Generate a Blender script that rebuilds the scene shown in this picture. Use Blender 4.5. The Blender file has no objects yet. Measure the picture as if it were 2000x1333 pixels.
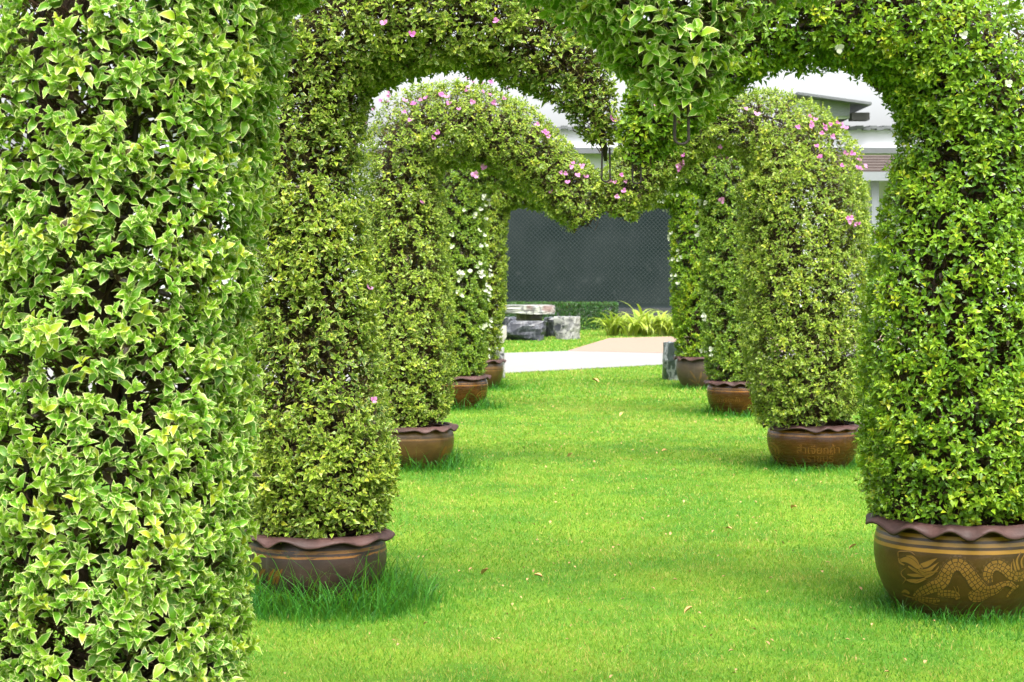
import bpy, math, random
import numpy as np
from mathutils import Matrix, Vector

random.seed(7)
RNG = np.random.default_rng(11)
SC = bpy.context.scene
COL = SC.collection

# ------------------------------------------------------------------ camera, sky, sun, exposure
FPX, W0, H0, HOR, CAMZ = 3600.0, 2000.0, 1333.0, 530.0, 1.5
cam_d = bpy.data.cameras.new('camera')
cam_d.sensor_width = 36.0
cam_d.lens = 36.0 * FPX / W0
cam_d.shift_y = -(H0 / 2 - HOR) / W0
cam_d.clip_end = 2000
cam_d.dof.use_dof = True
cam_d.dof.focus_distance = 7.4
cam_d.dof.aperture_fstop = 11.0
cam = bpy.data.objects.new('camera', cam_d)
cam.location = (0, 0, CAMZ)
cam.rotation_euler = (math.pi / 2, 0, 0)
COL.objects.link(cam)
SC.camera = cam

SUN_EL, SUN_AZ = math.radians(64), math.radians(165)      # azimuth from +Y, clockwise
world = bpy.data.worlds.new('World')
SC.world = world
world.use_nodes = True
wn = world.node_tree.nodes
wl = world.node_tree.links
wn.clear()
sky = wn.new('ShaderNodeTexSky')
sky.sky_type = 'NISHITA'
sky.sun_disc = False
sky.sun_elevation = SUN_EL
sky.sun_rotation = SUN_AZ
sky.air_density = 1.0
sky.dust_density = 6.0
sky.ozone_density = 1.0
hsv = wn.new('ShaderNodeHueSaturation')
hsv.inputs['Saturation'].default_value = 0.22
bg = wn.new('ShaderNodeBackground')
bg.inputs['Strength'].default_value = 0.125
wo = wn.new('ShaderNodeOutputWorld')
wl.new(sky.outputs[0], hsv.inputs['Color'])
wl.new(hsv.outputs[0], bg.inputs['Color'])
wl.new(bg.outputs[0], wo.inputs['Surface'])

sun_d = bpy.data.lights.new('sun', 'SUN')
sun_d.energy = 1.5
sun_d.angle = math.radians(38)
sun_d.color = (1.0, 0.96, 0.88)
sun = bpy.data.objects.new('sun', sun_d)
dirv = Vector((math.sin(SUN_AZ) * math.cos(SUN_EL), math.cos(SUN_AZ) * math.cos(SUN_EL), math.sin(SUN_EL)))
sun.rotation_euler = dirv.to_track_quat('Z', 'Y').to_euler()
sun.location = (0, 0, 30)
COL.objects.link(sun)

SC.view_settings.view_transform = 'Standard'
SC.view_settings.look = 'None'
SC.view_settings.exposure = 2.1
SC.view_settings.gamma = 1.0
SC.view_settings.use_curve_mapping = False
SC.render.engine = 'CYCLES'
SC.cycles.max_bounces = 4
SC.cycles.diffuse_bounces = 2
SC.cycles.transmission_bounces = 2
SC.cycles.glossy_bounces = 1
SC.cycles.transparent_max_bounces = 4
SC.cycles.use_denoising = True
SC.cycles.use_adaptive_sampling = True
SC.cycles.adaptive_threshold = 0.02


# ------------------------------------------------------------------ helpers
def at(px, py, D):
    """world point seen at photo pixel (px,py) standing D metres in front of the viewer"""
    return np.array([(px - W0 / 2) * D / FPX, D, CAMZ + (HOR - py) * D / FPX])


def ground_at(px, py):
    D = CAMZ * FPX / (py - HOR)
    return np.array([(px - W0 / 2) * D / FPX, D, 0.0])


def proj(P):
    P = np.asarray(P)
    return np.stack([W0 / 2 + P[..., 0] * FPX / P[..., 1], HOR - (P[..., 2] - CAMZ) * FPX / P[..., 1]], -1)


def tag(o, label=None, cat=None, group=None, kind=None):
    if label: o['label'] = label
    if cat: o['category'] = cat
    if group: o['group'] = group
    if kind: o['kind'] = kind
    return o


def empty(name, loc):
    o = bpy.data.objects.new(name, None)
    o.location = tuple(float(c) for c in loc)
    o.empty_display_size = 0.1
    COL.objects.link(o)
    return o


def mesh_np(name, V, F, mat=None, attrs=None, smooth=True):
    """mesh from numpy verts and an (n,3) or (n,4) face array, or a list of such arrays"""
    Fs = F if isinstance(F, list) else [F]
    me = bpy.data.meshes.new(name)
    V = np.asarray(V, dtype=np.float32)
    me.vertices.add(len(V))
    me.vertices.foreach_set('co', V.ravel())
    loops = np.concatenate([f.ravel() for f in Fs]).astype(np.int32)
    tot = np.concatenate([np.full(len(f), f.shape[1], np.int32) for f in Fs])
    start = np.concatenate([[0], np.cumsum(tot)[:-1]]).astype(np.int32)
    me.loops.add(len(loops))
    me.loops.foreach_set('vertex_index', loops)
    me.polygons.add(len(tot))
    me.polygons.foreach_set('loop_start', start)
    me.polygons.foreach_set('loop_total', tot)
    me.polygons.foreach_set('use_smooth', np.full(len(tot), bool(smooth)))
    if attrs:
        for k, a in attrs.items():
            at_ = me.attributes.new(k, 'FLOAT', 'POINT')
            at_.data.foreach_set('value', np.asarray(a, dtype=np.float32).ravel())
    me.update()
    me.validate()
    if mat: me.materials.append(mat)
    return me


def obj(name, me, parent=None, loc=None):
    o = bpy.data.objects.new(name, me)
    COL.objects.link(o)
    if parent: o.parent = parent
    if loc is not None: o.location = tuple(float(c) for c in loc)
    return o


class MB:
    """collects shapes for one mesh"""
    def __init__(self):
        self.v, self.f = [], []

    def add(self, verts, faces):
        n = len(self.v)
        self.v += [tuple(float(c) for c in p) for p in verts]
        self.f += [tuple(i + n for i in f) for f in faces]

    def box(self, x0, x1, y0, y1, z0, z1):
        self.add([(x0, y0, z0), (x1, y0, z0), (x1, y1, z0), (x0, y1, z0), (x0, y0, z1), (x1, y0, z1), (x1, y1, z1), (x0, y1, z1)],
                 [(3, 2, 1, 0), (4, 5, 6, 7), (0, 1, 5, 4), (1, 2, 6, 5), (2, 3, 7, 6), (3, 0, 4, 7)])

    def tube(self, pts, radii, n=6, closed=False, caps=True):
        pts = [np.asarray(p, float) for p in pts]
        if not hasattr(radii, '__len__'): radii = [radii] * len(pts)
        m = len(pts)
        rings = []
        ref = None
        for i, p in enumerate(pts):
            a = pts[(i - 1) % m] if (closed or i > 0) else pts[0]
            b = pts[(i + 1) % m] if (closed or i < m - 1) else pts[-1]
            t = b - a
            t = t / (np.linalg.norm(t) + 1e-9)
            if ref is None:
                ref = np.array([0, 1, 0.]) if abs(t[1]) < 0.9 else np.array([1., 0, 0])
            u = ref - t * ref.dot(t)
            u /= np.linalg.norm(u) + 1e-9
            ref = u
            w = np.cross(t, u)
            rings.append([p + radii[i] * (math.cos(2 * math.pi * k / n) * u + math.sin(2 * math.pi * k / n) * w) for k in range(n)])
        V = [q for r in rings for q in r]
        F = []
        for i in range(m if closed else m - 1):
            j = (i + 1) % m
            for k in range(n):
                l = (k + 1) % n
                F.append((i * n + k, i * n + l, j * n + l, j * n + k))
        if caps and not closed:
            F.append(tuple(range(n - 1, -1, -1)))
            F.append(tuple((m - 1) * n + k for k in range(n)))
        self.add(V, F)

    def lathe(self, prof, n=48, closed_bottom=False):
        V, F = [], []
        for (r, z) in prof:
            for k in range(n):
                a = 2 * math.pi * k / n
                V.append((r * math.sin(a), -r * math.cos(a), z))
        for i in range(len(prof) - 1):
            for k in range(n):
                l = (k + 1) % n
                F.append((i * n + k, i * n + l, (i + 1) * n + l, (i + 1) * n + k))
        if closed_bottom: F.append(tuple(range(n - 1, -1, -1)))
        self.add(V, F)

    def build(self, name, mat, parent=None, smooth=False, loc=None):
        me = bpy.data.meshes.new(name)
        me.from_pydata(self.v, [], self.f)
        if smooth: me.polygons.foreach_set('use_smooth', [True] * len(me.polygons))
        me.update()
        if mat: me.materials.append(mat)
        return obj(name, me, parent, loc)


# ------------------------------------------------------------------ materials
class NT:
    def __init__(self, name):
        self.m = bpy.data.materials.new(name)
        self.m.use_nodes = True
        self.t = self.m.node_tree
        self.t.nodes.clear()
        self.out = self.n('ShaderNodeOutputMaterial')

    def n(self, ty, **kw):
        nd = self.t.nodes.new(ty)
        for k, v in kw.items(): setattr(nd, k, v)
        return nd

    def l(self, a, b):
        self.t.links.new(a, b)

    def val(self, sock, v):
        if isinstance(v, bpy.types.NodeSocket): self.l(v, sock)
        else: sock.default_value = v

    def math(self, op, a, b=0.0, clamp=False):
        nd = self.n('ShaderNodeMath', operation=op, use_clamp=clamp)
        self.val(nd.inputs[0], a); self.val(nd.inputs[1], b)
        return nd.outputs[0]

    def mix(self, f, a, b):
        nd = self.n('ShaderNodeMix', data_type='RGBA')
        self.val(nd.inputs[0], f)
        self.val(nd.inputs[6], a if isinstance(a, bpy.types.NodeSocket) else (*a, 1))
        self.val(nd.inputs[7], b if isinstance(b, bpy.types.NodeSocket) else (*b, 1))
        return nd.outputs[2]

    def attr(self, name):
        nd = self.n('ShaderNodeAttribute', attribute_name=name)
        return nd.outputs['Fac']

    def ramp(self, f, stops):
        nd = self.n('ShaderNodeValToRGB')
        self.val(nd.inputs[0], f)
        e = nd.color_ramp.elements
        while len(e) > 1: e.remove(e[-1])
        e[0].position = stops[0][0]; e[0].color = (*stops[0][1], 1)
        for p, c in stops[1:]:
            k = e.new(p); k.color = (*c, 1)
        return nd.outputs[0]

    def sstep(self, x, a, b):
        nd = self.n('ShaderNodeMapRange', interpolation_type='SMOOTHSTEP')
        self.val(nd.inputs[0], x)
        nd.inputs[1].default_value = a; nd.inputs[2].default_value = b
        return nd.outputs[0]

    def coord(self, which='Object'):
        return self.n('ShaderNodeTexCoord').outputs[which]

    def noise(self, vec, scale, detail=4.0, rough=0.55):
        nd = self.n('ShaderNodeTexNoise')
        self.l(vec, nd.inputs['Vector'])
        nd.inputs['Scale'].default_value = scale
        nd.inputs['Detail'].default_value = detail
        nd.inputs['Roughness'].default_value = rough
        return nd.outputs['Fac']

    def scaled(self, vec, s):
        nd = self.n('ShaderNodeMapping')
        self.l(vec, nd.inputs[0])
        nd.inputs['Scale'].default_value = s
        return nd.outputs[0]

    def bsdf(self, col, rough=0.6, spec=0.4, bump=None, bump_s=0.3, bump_d=0.02, metal=0.0, coat=0.0):
        b = self.n('ShaderNodeBsdfPrincipled')
        self.val(b.inputs['Base Color'], col if isinstance(col, bpy.types.NodeSocket) else (*col, 1))
        self.val(b.inputs['Roughness'], rough)
        b.inputs['Specular IOR Level'].default_value = spec
        b.inputs['Metallic'].default_value = metal
        b.inputs['Coat Weight'].default_value = coat
        if bump is not None:
            bp = self.n('ShaderNodeBump')
            bp.inputs['Strength'].default_value = bump_s
            bp.inputs['Distance'].default_value = bump_d
            self.l(bump, bp.inputs['Height'])
            self.l(bp.outputs[0], b.inputs['Normal'])
        return b.outputs[0]

    def done(self, sh):
        self.l(sh, self.out.inputs['Surface'])
        return self.m


def leaf_mat(name, dark, mid, light, cream, margin=0.78, cream_amt=1.0, transl=0.33, rough=0.36):
    k = NT(name)
    tint, edge = k.attr('tint'), k.attr('edge')
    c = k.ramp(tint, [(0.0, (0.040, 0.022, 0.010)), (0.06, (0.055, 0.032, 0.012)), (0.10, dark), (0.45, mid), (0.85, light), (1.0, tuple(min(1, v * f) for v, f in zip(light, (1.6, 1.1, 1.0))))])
    nz = k.noise(k.coord('Object'), 90, 2)
    e = k.math('ADD', edge, k.math('MULTIPLY', k.math('SUBTRACT', nz, 0.5), 0.5))
    m = k.math('MULTIPLY', k.sstep(e, margin - 0.06, margin + 0.10), cream_amt)
    c = k.mix(m, c, cream)
    b = k.bsdf(c, rough, 0.35)
    t = k.n('ShaderNodeBsdfTranslucent')
    k.l(k.mix(0.5, c, (0.24, 0.36, 0.015)), t.inputs['Color'])
    mx = k.n('ShaderNodeMixShader')
    mx.inputs[0].default_value = transl
    k.l(b, mx.inputs[1]); k.l(t.outputs[0], mx.inputs[2])
    return k.done(mx.outputs[0])


CREAM = (0.60, 0.66, 0.24)
M = {}
M['leaf_fresh'] = leaf_mat('leaf_fresh', (0.040, 0.130, 0.008), (0.125, 0.310, 0.016), (0.255, 0.420, 0.024), (0.62, 0.68, 0.27), 0.82)
M['leaf_olive'] = leaf_mat('leaf_olive', (0.030, 0.080, 0.006), (0.100, 0.195, 0.012), (0.240, 0.350, 0.024), (0.54, 0.57, 0.13), 0.78, 0.8)
M['leaf_plain'] = leaf_mat('leaf_plain', (0.034, 0.100, 0.006), (0.115, 0.250, 0.012), (0.250, 0.385, 0.020), (0.44, 0.50, 0.08), 0.95, 0.5)
M['leaf_white'] = leaf_mat('leaf_white', (0.030, 0.095, 0.006), (0.120, 0.240, 0.013), (0.250, 0.370, 0.022), (0.50, 0.56, 0.24), 0.80, 0.7)
M['leaf_hedge'] = leaf_mat('leaf_hedge', (0.006, 0.032, 0.004), (0.012, 0.062, 0.006), (0.032, 0.115, 0.009), (0.05, 0.16, 0.02), 0.9, 0.2, 0.2)
M['leaf_strap'] = leaf_mat('leaf_strap', (0.06, 0.15, 0.008), (0.14, 0.25, 0.012), (0.25, 0.33, 0.025), (0.36, 0.38, 0.07), 0.62, 0.8)


def grass_mat():
    k = NT('grass')
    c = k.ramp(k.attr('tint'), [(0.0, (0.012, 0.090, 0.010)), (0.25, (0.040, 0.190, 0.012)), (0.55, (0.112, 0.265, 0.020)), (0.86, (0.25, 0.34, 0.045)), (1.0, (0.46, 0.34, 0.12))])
    b = k.bsdf(c, 0.5, 0.25)
    t = k.n('ShaderNodeBsdfTranslucent')
    k.l(k.mix(0.5, c, (0.24, 0.38, 0.015)), t.inputs['Color'])
    mx = k.n('ShaderNodeMixShader')
    mx.inputs[0].default_value = 0.4
    k.l(b, mx.inputs[1]); k.l(t.outputs[0], mx.inputs[2])
    return k.done(mx.outputs[0])


M['grass'] = grass_mat()


def ground_mat():
    k = NT('lawn_ground')
    co = k.coord('Object')
    n1 = k.noise(co, 1.3, 5)
    n2 = k.noise(co, 60, 4, 0.7)
    c = k.mix(k.sstep(n1, 0.35, 0.65), (0.045, 0.13, 0.010), (0.12, 0.20, 0.014))
    c = k.mix(k.sstep(n2, 0.52, 0.70), c, (0.15, 0.16, 0.04))
    return k.done(k.bsdf(c, 0.9, 0.1, n2, 0.6, 0.02))


M['lawn_ground'] = ground_mat()


def simple(name, col, rough=0.6, spec=0.4, var=0.15, scale=8.0, bump=0.2, metal=0.0):
    k = NT(name)
    co = k.coord('Object')
    nz = k.noise(co, scale, 5)
    lo = tuple(c * (1 - var) for c in col); hi = tuple(min(1, c * (1 + var)) for c in col)
    return k.done(k.bsdf(k.mix(nz, lo, hi), rough, spec, k.noise(co, scale * 6, 4), bump, 0.01, metal))


M['twig'] = simple('twig_bark', (0.075, 0.045, 0.028), 0.85, 0.15, 0.4, 20)
M['trunk'] = simple('trunk_bark', (0.060, 0.040, 0.028), 0.9, 0.15, 0.4, 20, 0.5)
M['iron'] = simple('rusty_iron', (0.035, 0.026, 0.022), 0.55, 0.4, 0.4, 40, 0.2, 0.3)
M['soil'] = simple('soil', (0.030, 0.020, 0.014), 0.95, 0.1, 0.5, 25, 0.8)
M['concrete'] = simple('pale_concrete', (0.175, 0.174, 0.170), 0.85, 0.2, 0.10, 3, 0.15)
M['tan'] = simple('tan_gravel_paving', (0.205, 0.145, 0.110), 0.9, 0.2, 0.15, 9, 0.3)
M['white_wall'] = simple('white_paint', (0.46, 0.47, 0.49), 0.7, 0.3, 0.05, 2)
M['grey_roof'] = simple('grey_roof_sheet', (0.10, 0.105, 0.115), 0.6, 0.3, 0.2, 3)
M['louvre'] = simple('grey_louvre_paint', (0.18, 0.195, 0.21), 0.5, 0.3, 0.08, 4)
M['dark_wood'] = simple('dark_fascia', (0.03, 0.028, 0.028), 0.6, 0.3, 0.2, 4)
M['brown_roof'] = simple('brown_tile', (0.055, 0.040, 0.034), 0.7, 0.3, 0.25, 6)
M['glass_dark'] = simple('dark_window', (0.03, 0.04, 0.05), 0.1, 0.6, 0.1, 3)
M['steel'] = simple('galvanised_steel', (0.05, 0.055, 0.065), 0.5, 0.4, 0.1, 8, 0.1, 0.4)
M['wire'] = simple('chain_link_wire', (0.034, 0.044, 0.049), 0.5, 0.4, 0.1, 8, 0.0, 0.2)
M['dead_leaf'] = simple('dry_leaf', (0.42, 0.25, 0.10), 0.8, 0.2, 0.4, 4, 0.0)
M['petal'] = simple('fallen_petal', (0.33, 0.21, 0.10), 0.8, 0.2, 0.5, 3, 0.0)


def bract_mat(name, a, b):
    k = NT(name)
    oi = k.n('ShaderNodeObjectInfo')
    c = k.mix(oi.outputs['Random'], a, b)
    d = k.bsdf(c, 0.6, 0.2)
    t = k.n('ShaderNodeBsdfTranslucent'); k.l(c, t.inputs['Color'])
    mx = k.n('ShaderNodeMixShader'); mx.inputs[0].default_value = 0.35
    k.l(d, mx.inputs[1]); k.l(t.outputs[0], mx.inputs[2])
    return k.done(mx.outputs[0])


M['pink'] = bract_mat('pink_bract', (0.44, 0.12, 0.34), (0.56, 0.26, 0.46))
M['white_bract'] = bract_mat('white_bract', (0.46, 0.50, 0.34), (0.52, 0.54, 0.44))


def net_mat():
    k = NT('shade_net')
    co = k.coord('Object')
    n1 = k.noise(co, 0.5, 5)
    n2 = k.noise(co, 2.2, 6, 0.6)
    c = k.mix(k.sstep(n1, 0.3, 0.7), (0.0120, 0.0225, 0.0225), (0.0330, 0.0430, 0.0460))
    xyz = k.n('ShaderNodeSeparateXYZ'); k.l(co, xyz.inputs[0])
    low = k.sstep(xyz.outputs[2], 2.6, 1.2)
    pale_refl = k.math('MULTIPLY', k.sstep(n2, 0.56, 0.72), low)  # pale reflections behind the net, painted as blotches on its lower part
    c = k.mix(k.math('MULTIPLY', pale_refl, 0.55), c, (0.075, 0.083, 0.090))
    return k.done(k.bsdf(c, 0.9, 0.1, n2, 0.3, 0.05))


M['net'] = net_mat()


def marble_mat(name, base, vein, brown=None, sc=1.0, amt=0.5):
    k = NT(name)
    co = k.coord('Object')
    n0 = k.noise(co, 2.2 * sc, 6, 0.6)
    n1 = k.noise(k.scaled(co, (1.0, 1.0, 0.55)), 3.4 * sc, 5, 0.55)
    n2 = k.noise(k.scaled(co, (0.6, 1.0, 1.3)), 1.7 * sc, 3, 0.5)
    c = k.mix(n0, tuple(v * 0.6 for v in base), tuple(v * 1.5 for v in base))
    line = k.sstep(k.math('ABSOLUTE', k.math('SUBTRACT', n1, 0.5)), 0.055, 0.012)
    patch = k.sstep(n2, 0.5 + 0.22 * (0.5 - amt), 0.62 + 0.22 * (0.5 - amt))
    c = k.mix(k.math('MAXIMUM', k.math('MULTIPLY', line, 0.6), patch), c, vein)
    c = k.mix(k.math('MULTIPLY', k.math('MULTIPLY', line, patch), 0.75), c, base)
    if brown:
        c = k.mix(k.sstep(k.noise(co, 3.1 * sc, 3), 0.56, 0.66), c, brown)
    return k.done(k.bsdf(c, 0.35, 0.4, n0, 0.5, 0.05))


M['marble_dark'] = marble_mat('dark_marble', (0.017, 0.019, 0.026), (0.085, 0.09, 0.105), None, 1.6, 0.0)
M['marble_streak'] = marble_mat('streaked_marble', (0.028, 0.031, 0.036), (0.24, 0.24, 0.225), None, 2.0, 1.1)
M['marble_table'] = marble_mat('table_marble', (0.035, 0.037, 0.042), (0.28, 0.29, 0.25), (0.10, 0.065, 0.052), 0.8, 0.9)
M['marble_brown'] = marble_mat('brown_marble', (0.04, 0.033, 0.033), (0.14, 0.12, 0.11), (0.09, 0.06, 0.05), 1.0, 0.5)
M['marble_green'] = marble_mat('green_marble', (0.030, 0.042, 0.040), (0.26, 0.28, 0.29), None, 1.6, 0.5)


def pot_mat(name, base, base2, gold, stripes, wear=0.2, rough=0.28, zs=1.0):
    """glazed clay with hand-painted gold stripes: (centre z, half width)"""
    k = NT(name)
    co = k.coord('Object')
    xyz = k.n('ShaderNodeSeparateXYZ'); k.l(co, xyz.inputs[0])
    n1 = k.noise(k.scaled(co, (1, 1, 2.4)), 5, 6, 0.6)
    n2 = k.noise(k.scaled(co, (1, 1, 6)), 12, 5, 0.65)
    n3 = k.noise(k.scaled(co, (7, 7, 0.9)), 4, 4, 0.6)
    c = k.mix(k.sstep(n1, 0.3, 0.7), base, base2)
    z = k.math('ADD', k.math('MULTIPLY', xyz.outputs[2], zs), k.math('MULTIPLY', k.math('SUBTRACT', n1, 0.5), 0.006))
    tot = None
    for (zc, hw) in stripes:
        d = k.math('ABSOLUTE', k.math('SUBTRACT', z, zc))
        s = k.sstep(d, hw * 1.15, hw * 0.75)
        tot = s if tot is None else k.math('MAXIMUM', tot, s)
    if tot is not None:
        tot = k.math('MULTIPLY', tot, k.sstep(n2, 0.16 + wear * 0.6, 0.30 + wear * 0.6))
        c = k.mix(tot, c, gold)
    c = k.mix(k.math('MULTIPLY', k.sstep(n3, 0.56, 0.75), wear), c, (0.085, 0.074, 0.062))
    mud = k.math('MULTIPLY', k.sstep(xyz.outputs[2], 0.14, 0.02), k.sstep(n2, 0.40, 0.62))
    c = k.mix(k.math('MULTIPLY', mud, 0.6), c, (0.075, 0.052, 0.030))
    r = k.math('ADD', rough - 0.06, k.math('MULTIPLY', n2, 0.22))
    return k.done(k.bsdf(c, r, 0.42, n1, 0.25, 0.02, 0.0, 0.0))


GOLD = (0.26, 0.135, 0.016)
M['pot_olive'] = pot_mat('glaze_olive_brown', (0.032, 0.016, 0.003), (0.056, 0.029, 0.006), GOLD, [(0.362, 0.0075), (0.335, 0.0085), (0.306, 0.0085)], 0.12)
M['pot_purple'] = pot_mat('glaze_dark_plum', (0.020, 0.011, 0.009), (0.042, 0.023, 0.019), (0.20, 0.085, 0.014), [(0.345, 0.010), (0.315, 0.007)], 0.38, 0.4, 1 / 0.77)
M['pot_tan'] = pot_mat('glaze_tan_brown', (0.050, 0.026, 0.008), (0.080, 0.043, 0.013), (0.13, 0.068, 0.020), [(0.355, 0.022), (0.305, 0.010)], 0.3, 0.28, 1 / 0.77)
M['pot_red'] = pot_mat('glaze_red_brown', (0.030, 0.010, 0.002), (0.066, 0.025, 0.005), (0.20, 0.082, 0.012), [(0.352, 0.009), (0.322, 0.009)], 0.28, 0.22, 1 / 0.82)
M['pot_grey'] = pot_mat('glaze_weathered', (0.040, 0.027, 0.017), (0.065, 0.044, 0.027), (0.12, 0.07, 0.026), [(0.345, 0.012)], 0.6, 0.5)
M['gold'] = simple('gold_glaze', (0.14, 0.072, 0.012), 0.35, 0.5, 0.25, 30, 0.05)
M['gold_red'] = simple('amber_glaze', (0.11, 0.046, 0.008), 0.35, 0.5, 0.3, 25, 0.05)
M['gold_dull'] = simple('dull_gold_glaze', (0.11, 0.062, 0.024), 0.5, 0.4, 0.3, 25, 0.05)


def rim_mat():
    k = NT('purple_clay_rim')
    co = k.coord('Object')
    n1 = k.noise(co, 7, 6, 0.65)
    c = k.mix(k.sstep(n1, 0.3, 0.72), (0.028, 0.013, 0.011), (0.066, 0.031, 0.027))
    c = k.mix(k.sstep(k.noise(co, 2.3, 3), 0.62, 0.72), c, (0.075, 0.072, 0.075))
    return k.done(k.bsdf(c, 0.62, 0.3, n1, 0.4, 0.02))


M['rim'] = rim_mat()


def scale_mat():
    """gold dragon scales divided by thin dark brush lines (flat print)"""
    k = NT('gold_dragon_print')
    cmb = k.n('ShaderNodeCombineXYZ')
    u, v = k.attr('su'), k.attr('sv')
    k.l(u, cmb.inputs[0]); k.l(v, cmb.inputs[1])
    vo = k.n('ShaderNodeTexVoronoi', feature='DISTANCE_TO_EDGE')
    vo.inputs['Scale'].default_value = 1.0
    vo.inputs['Randomness'].default_value = 0.35
    k.l(cmb.outputs[0], vo.inputs['Vector'])
    line = k.sstep(vo.outputs['Distance'], 0.14, 0.06)
    edge = k.sstep(k.math('ABSOLUTE', k.attr('across')), 0.86, 0.93)
    c = k.mix(k.noise(k.coord('Object'), 25, 3), (0.105, 0.054, 0.010), (0.165, 0.085, 0.014))
    c = k.mix(k.math('MAXIMUM', line, edge), c, (0.026, 0.013, 0.005))
    return k.done(k.bsdf(c, 0.35, 0.5))


M['dragon'] = scale_mat()


def stroke_mat():
    k = NT('gold_brush_print')
    edge = k.sstep(k.math('ABSOLUTE', k.attr('across')), 0.58, 0.78)
    c = k.mix(k.noise(k.coord('Object'), 25, 3), (0.105, 0.054, 0.010), (0.165, 0.085, 0.014))
    c = k.mix(edge, c, (0.026, 0.013, 0.005))
    return k.done(k.bsdf(c, 0.35, 0.5))


M['stroke'] = stroke_mat()

# ------------------------------------------------------------------ ground, path, paving
mb = MB()
mb.add([(-300, -60, 0), (300, -60, 0), (300, 500, 0), (-300, 500, 0)], [(0, 1, 2, 3)])
tag(mb.build('lawn_ground', M['lawn_ground']), kind='structure')

PN0, PN1 = ground_at(985, 730), ground_at(1300, 713)
PF0, PF1 = ground_at(985, 691), ground_at(1310, 687)


def along(a, b, x):
    return a[1] + (b[1] - a[1]) * (x - a[0]) / (b[0] - a[0])


def path_near(x):
    return along(PN0, PN1, x) if x > -9 else along(PN0, PN1, -9)


TAN_L = ground_at(1108, 687)
FAR_R = ground_at(1310, 696)
# concrete: near edge, far edge broken at the tan paving
nb = [(-9, path_near(-9)), (PN0[0], PN0[1]), (PN1[0], PN1[1]), (9, along(PN0, PN1, 9) - 1.0)]
fb = [(9, FAR_R[1] + (FAR_R[1] - TAN_L[1]) / (FAR_R[0] - TAN_L[0]) * (9 - FAR_R[0]) + 6), (FAR_R[0] + 1.2, FAR_R[1] + 0.3), (TAN_L[0], TAN_L[1]),
      (PF0[0], PF0[1]), (-9, along(PF0, TAN_L, -9))]
fb[0] = (9, nb[-1][1] + 4.5)
poly = nb + fb
mb = MB()
nP = len(poly)
mb.add([(x, y, 0.012) for x, y in poly] + [(x, y, -0.1) for x, y in poly],
       [tuple(range(nP))] + [(i, i + nP, (i + 1) % nP + nP, (i + 1) % nP) for i in range(nP)])
tag(mb.build('concrete_path', M['concrete']), kind='structure')
PATH_POLY = poly

tl2, tl3 = ground_at(1190, 662), ground_at(1310, 659)
tpoly = [(TAN_L[0], TAN_L[1]), (FAR_R[0] + 1.2, FAR_R[1] + 0.3), (9, nb[-1][1] + 4.5), (9.5, tl3[1] + 1.0), (tl3[0], tl3[1]), (tl2[0], tl2[1])]
mb = MB()
nP = len(tpoly)
mb.add([(x, y, 0.016) for x, y in tpoly] + [(x, y, -0.1) for x, y in tpoly],
       [tuple(range(nP))] + [(i, i + nP, (i + 1) % nP + nP, (i + 1) % nP) for i in range(nP)])
tag(mb.build('tan_paving', M['tan']), kind='structure')
TAN_POLY = tpoly


def in_poly(x, y, poly):
    inside = np.zeros(len(x), bool)
    n = len(poly)
    for i in range(n):
        x0, y0 = poly[i]; x1, y1 = poly[(i + 1) % n]
        c = ((y0 > y) != (y1 > y)) & (x < (x1 - x0) * (y - y0) / (y1 - y0 + 1e-12) + x0)
        inside ^= c
    return inside


# ------------------------------------------------------------------ far building behind the fence
BD = 72.0
BS = FPX / BD


def bx(px): return (px - 1000) / BS


def bz(py): return CAMZ + (HOR - py) / BS


bld = empty('long_building', (bx(1300), BD, 0))
B0 = np.array(bld.location)


def bpart(name, mat, boxes, parent=None, smooth=False):
    m = MB()
    for b in boxes:
        m.box(b[0] - B0[0], b[1] - B0[0], b[2] - B0[1], b[3] - B0[1], b[4], b[5])
    return m.build(name, mat, parent or bld, smooth)


XL, XR = bx(250), bx(2150)
wall = bpart('wall', M['white_wall'], [(XL, XR, BD, BD + 9, 0, bz(252))])
bpart('gutter', M['grey_roof'], [(XL - 0.4, XR + 0.4, BD - 0.7, BD - 0.45, bz(302), bz(291))])
bpart('soffit', M['white_wall'], [(XL - 0.3, XR + 0.3, BD - 0.45, BD - 0.005, bz(291), bz(286))])
# corrugated upper roof: sloping ribbed sheets
m = MB()
zr0, zr1 = bz(252), bz(252)
nrib = 150
for i in range(nrib):
    x0 = XL - 0.6 + (XR - XL + 1.2) * i / nrib; x1 = XL - 0.6 + (XR - XL + 1.2) * (i + 1) / nrib
    h = 0.05 if i % 2 else 0.0
    y0, y1 = BD - 0.35, BD + 5
    z0, z1 = zr0 + 0.05, zr1 + 0.3
    V = [(x0 - B0[0], y0 - B0[1], z0 + h), (x1 - B0[0], y0 - B0[1], z0 + h), (x1 - B0[0], y1 - B0[1], z1 + h), (x0 - B0[0], y1 - B0[1], z1 + h)]
    V += [(a, b, c - 0.12) for a, b, c in V]
    m.add(V, [(0, 1, 2, 3), (7, 6, 5, 4), (0, 4, 5, 1), (1, 5, 6, 2), (2, 6, 7, 3), (3, 7, 4, 0)])
m.build('roof', M['grey_roof'], bld)
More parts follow.
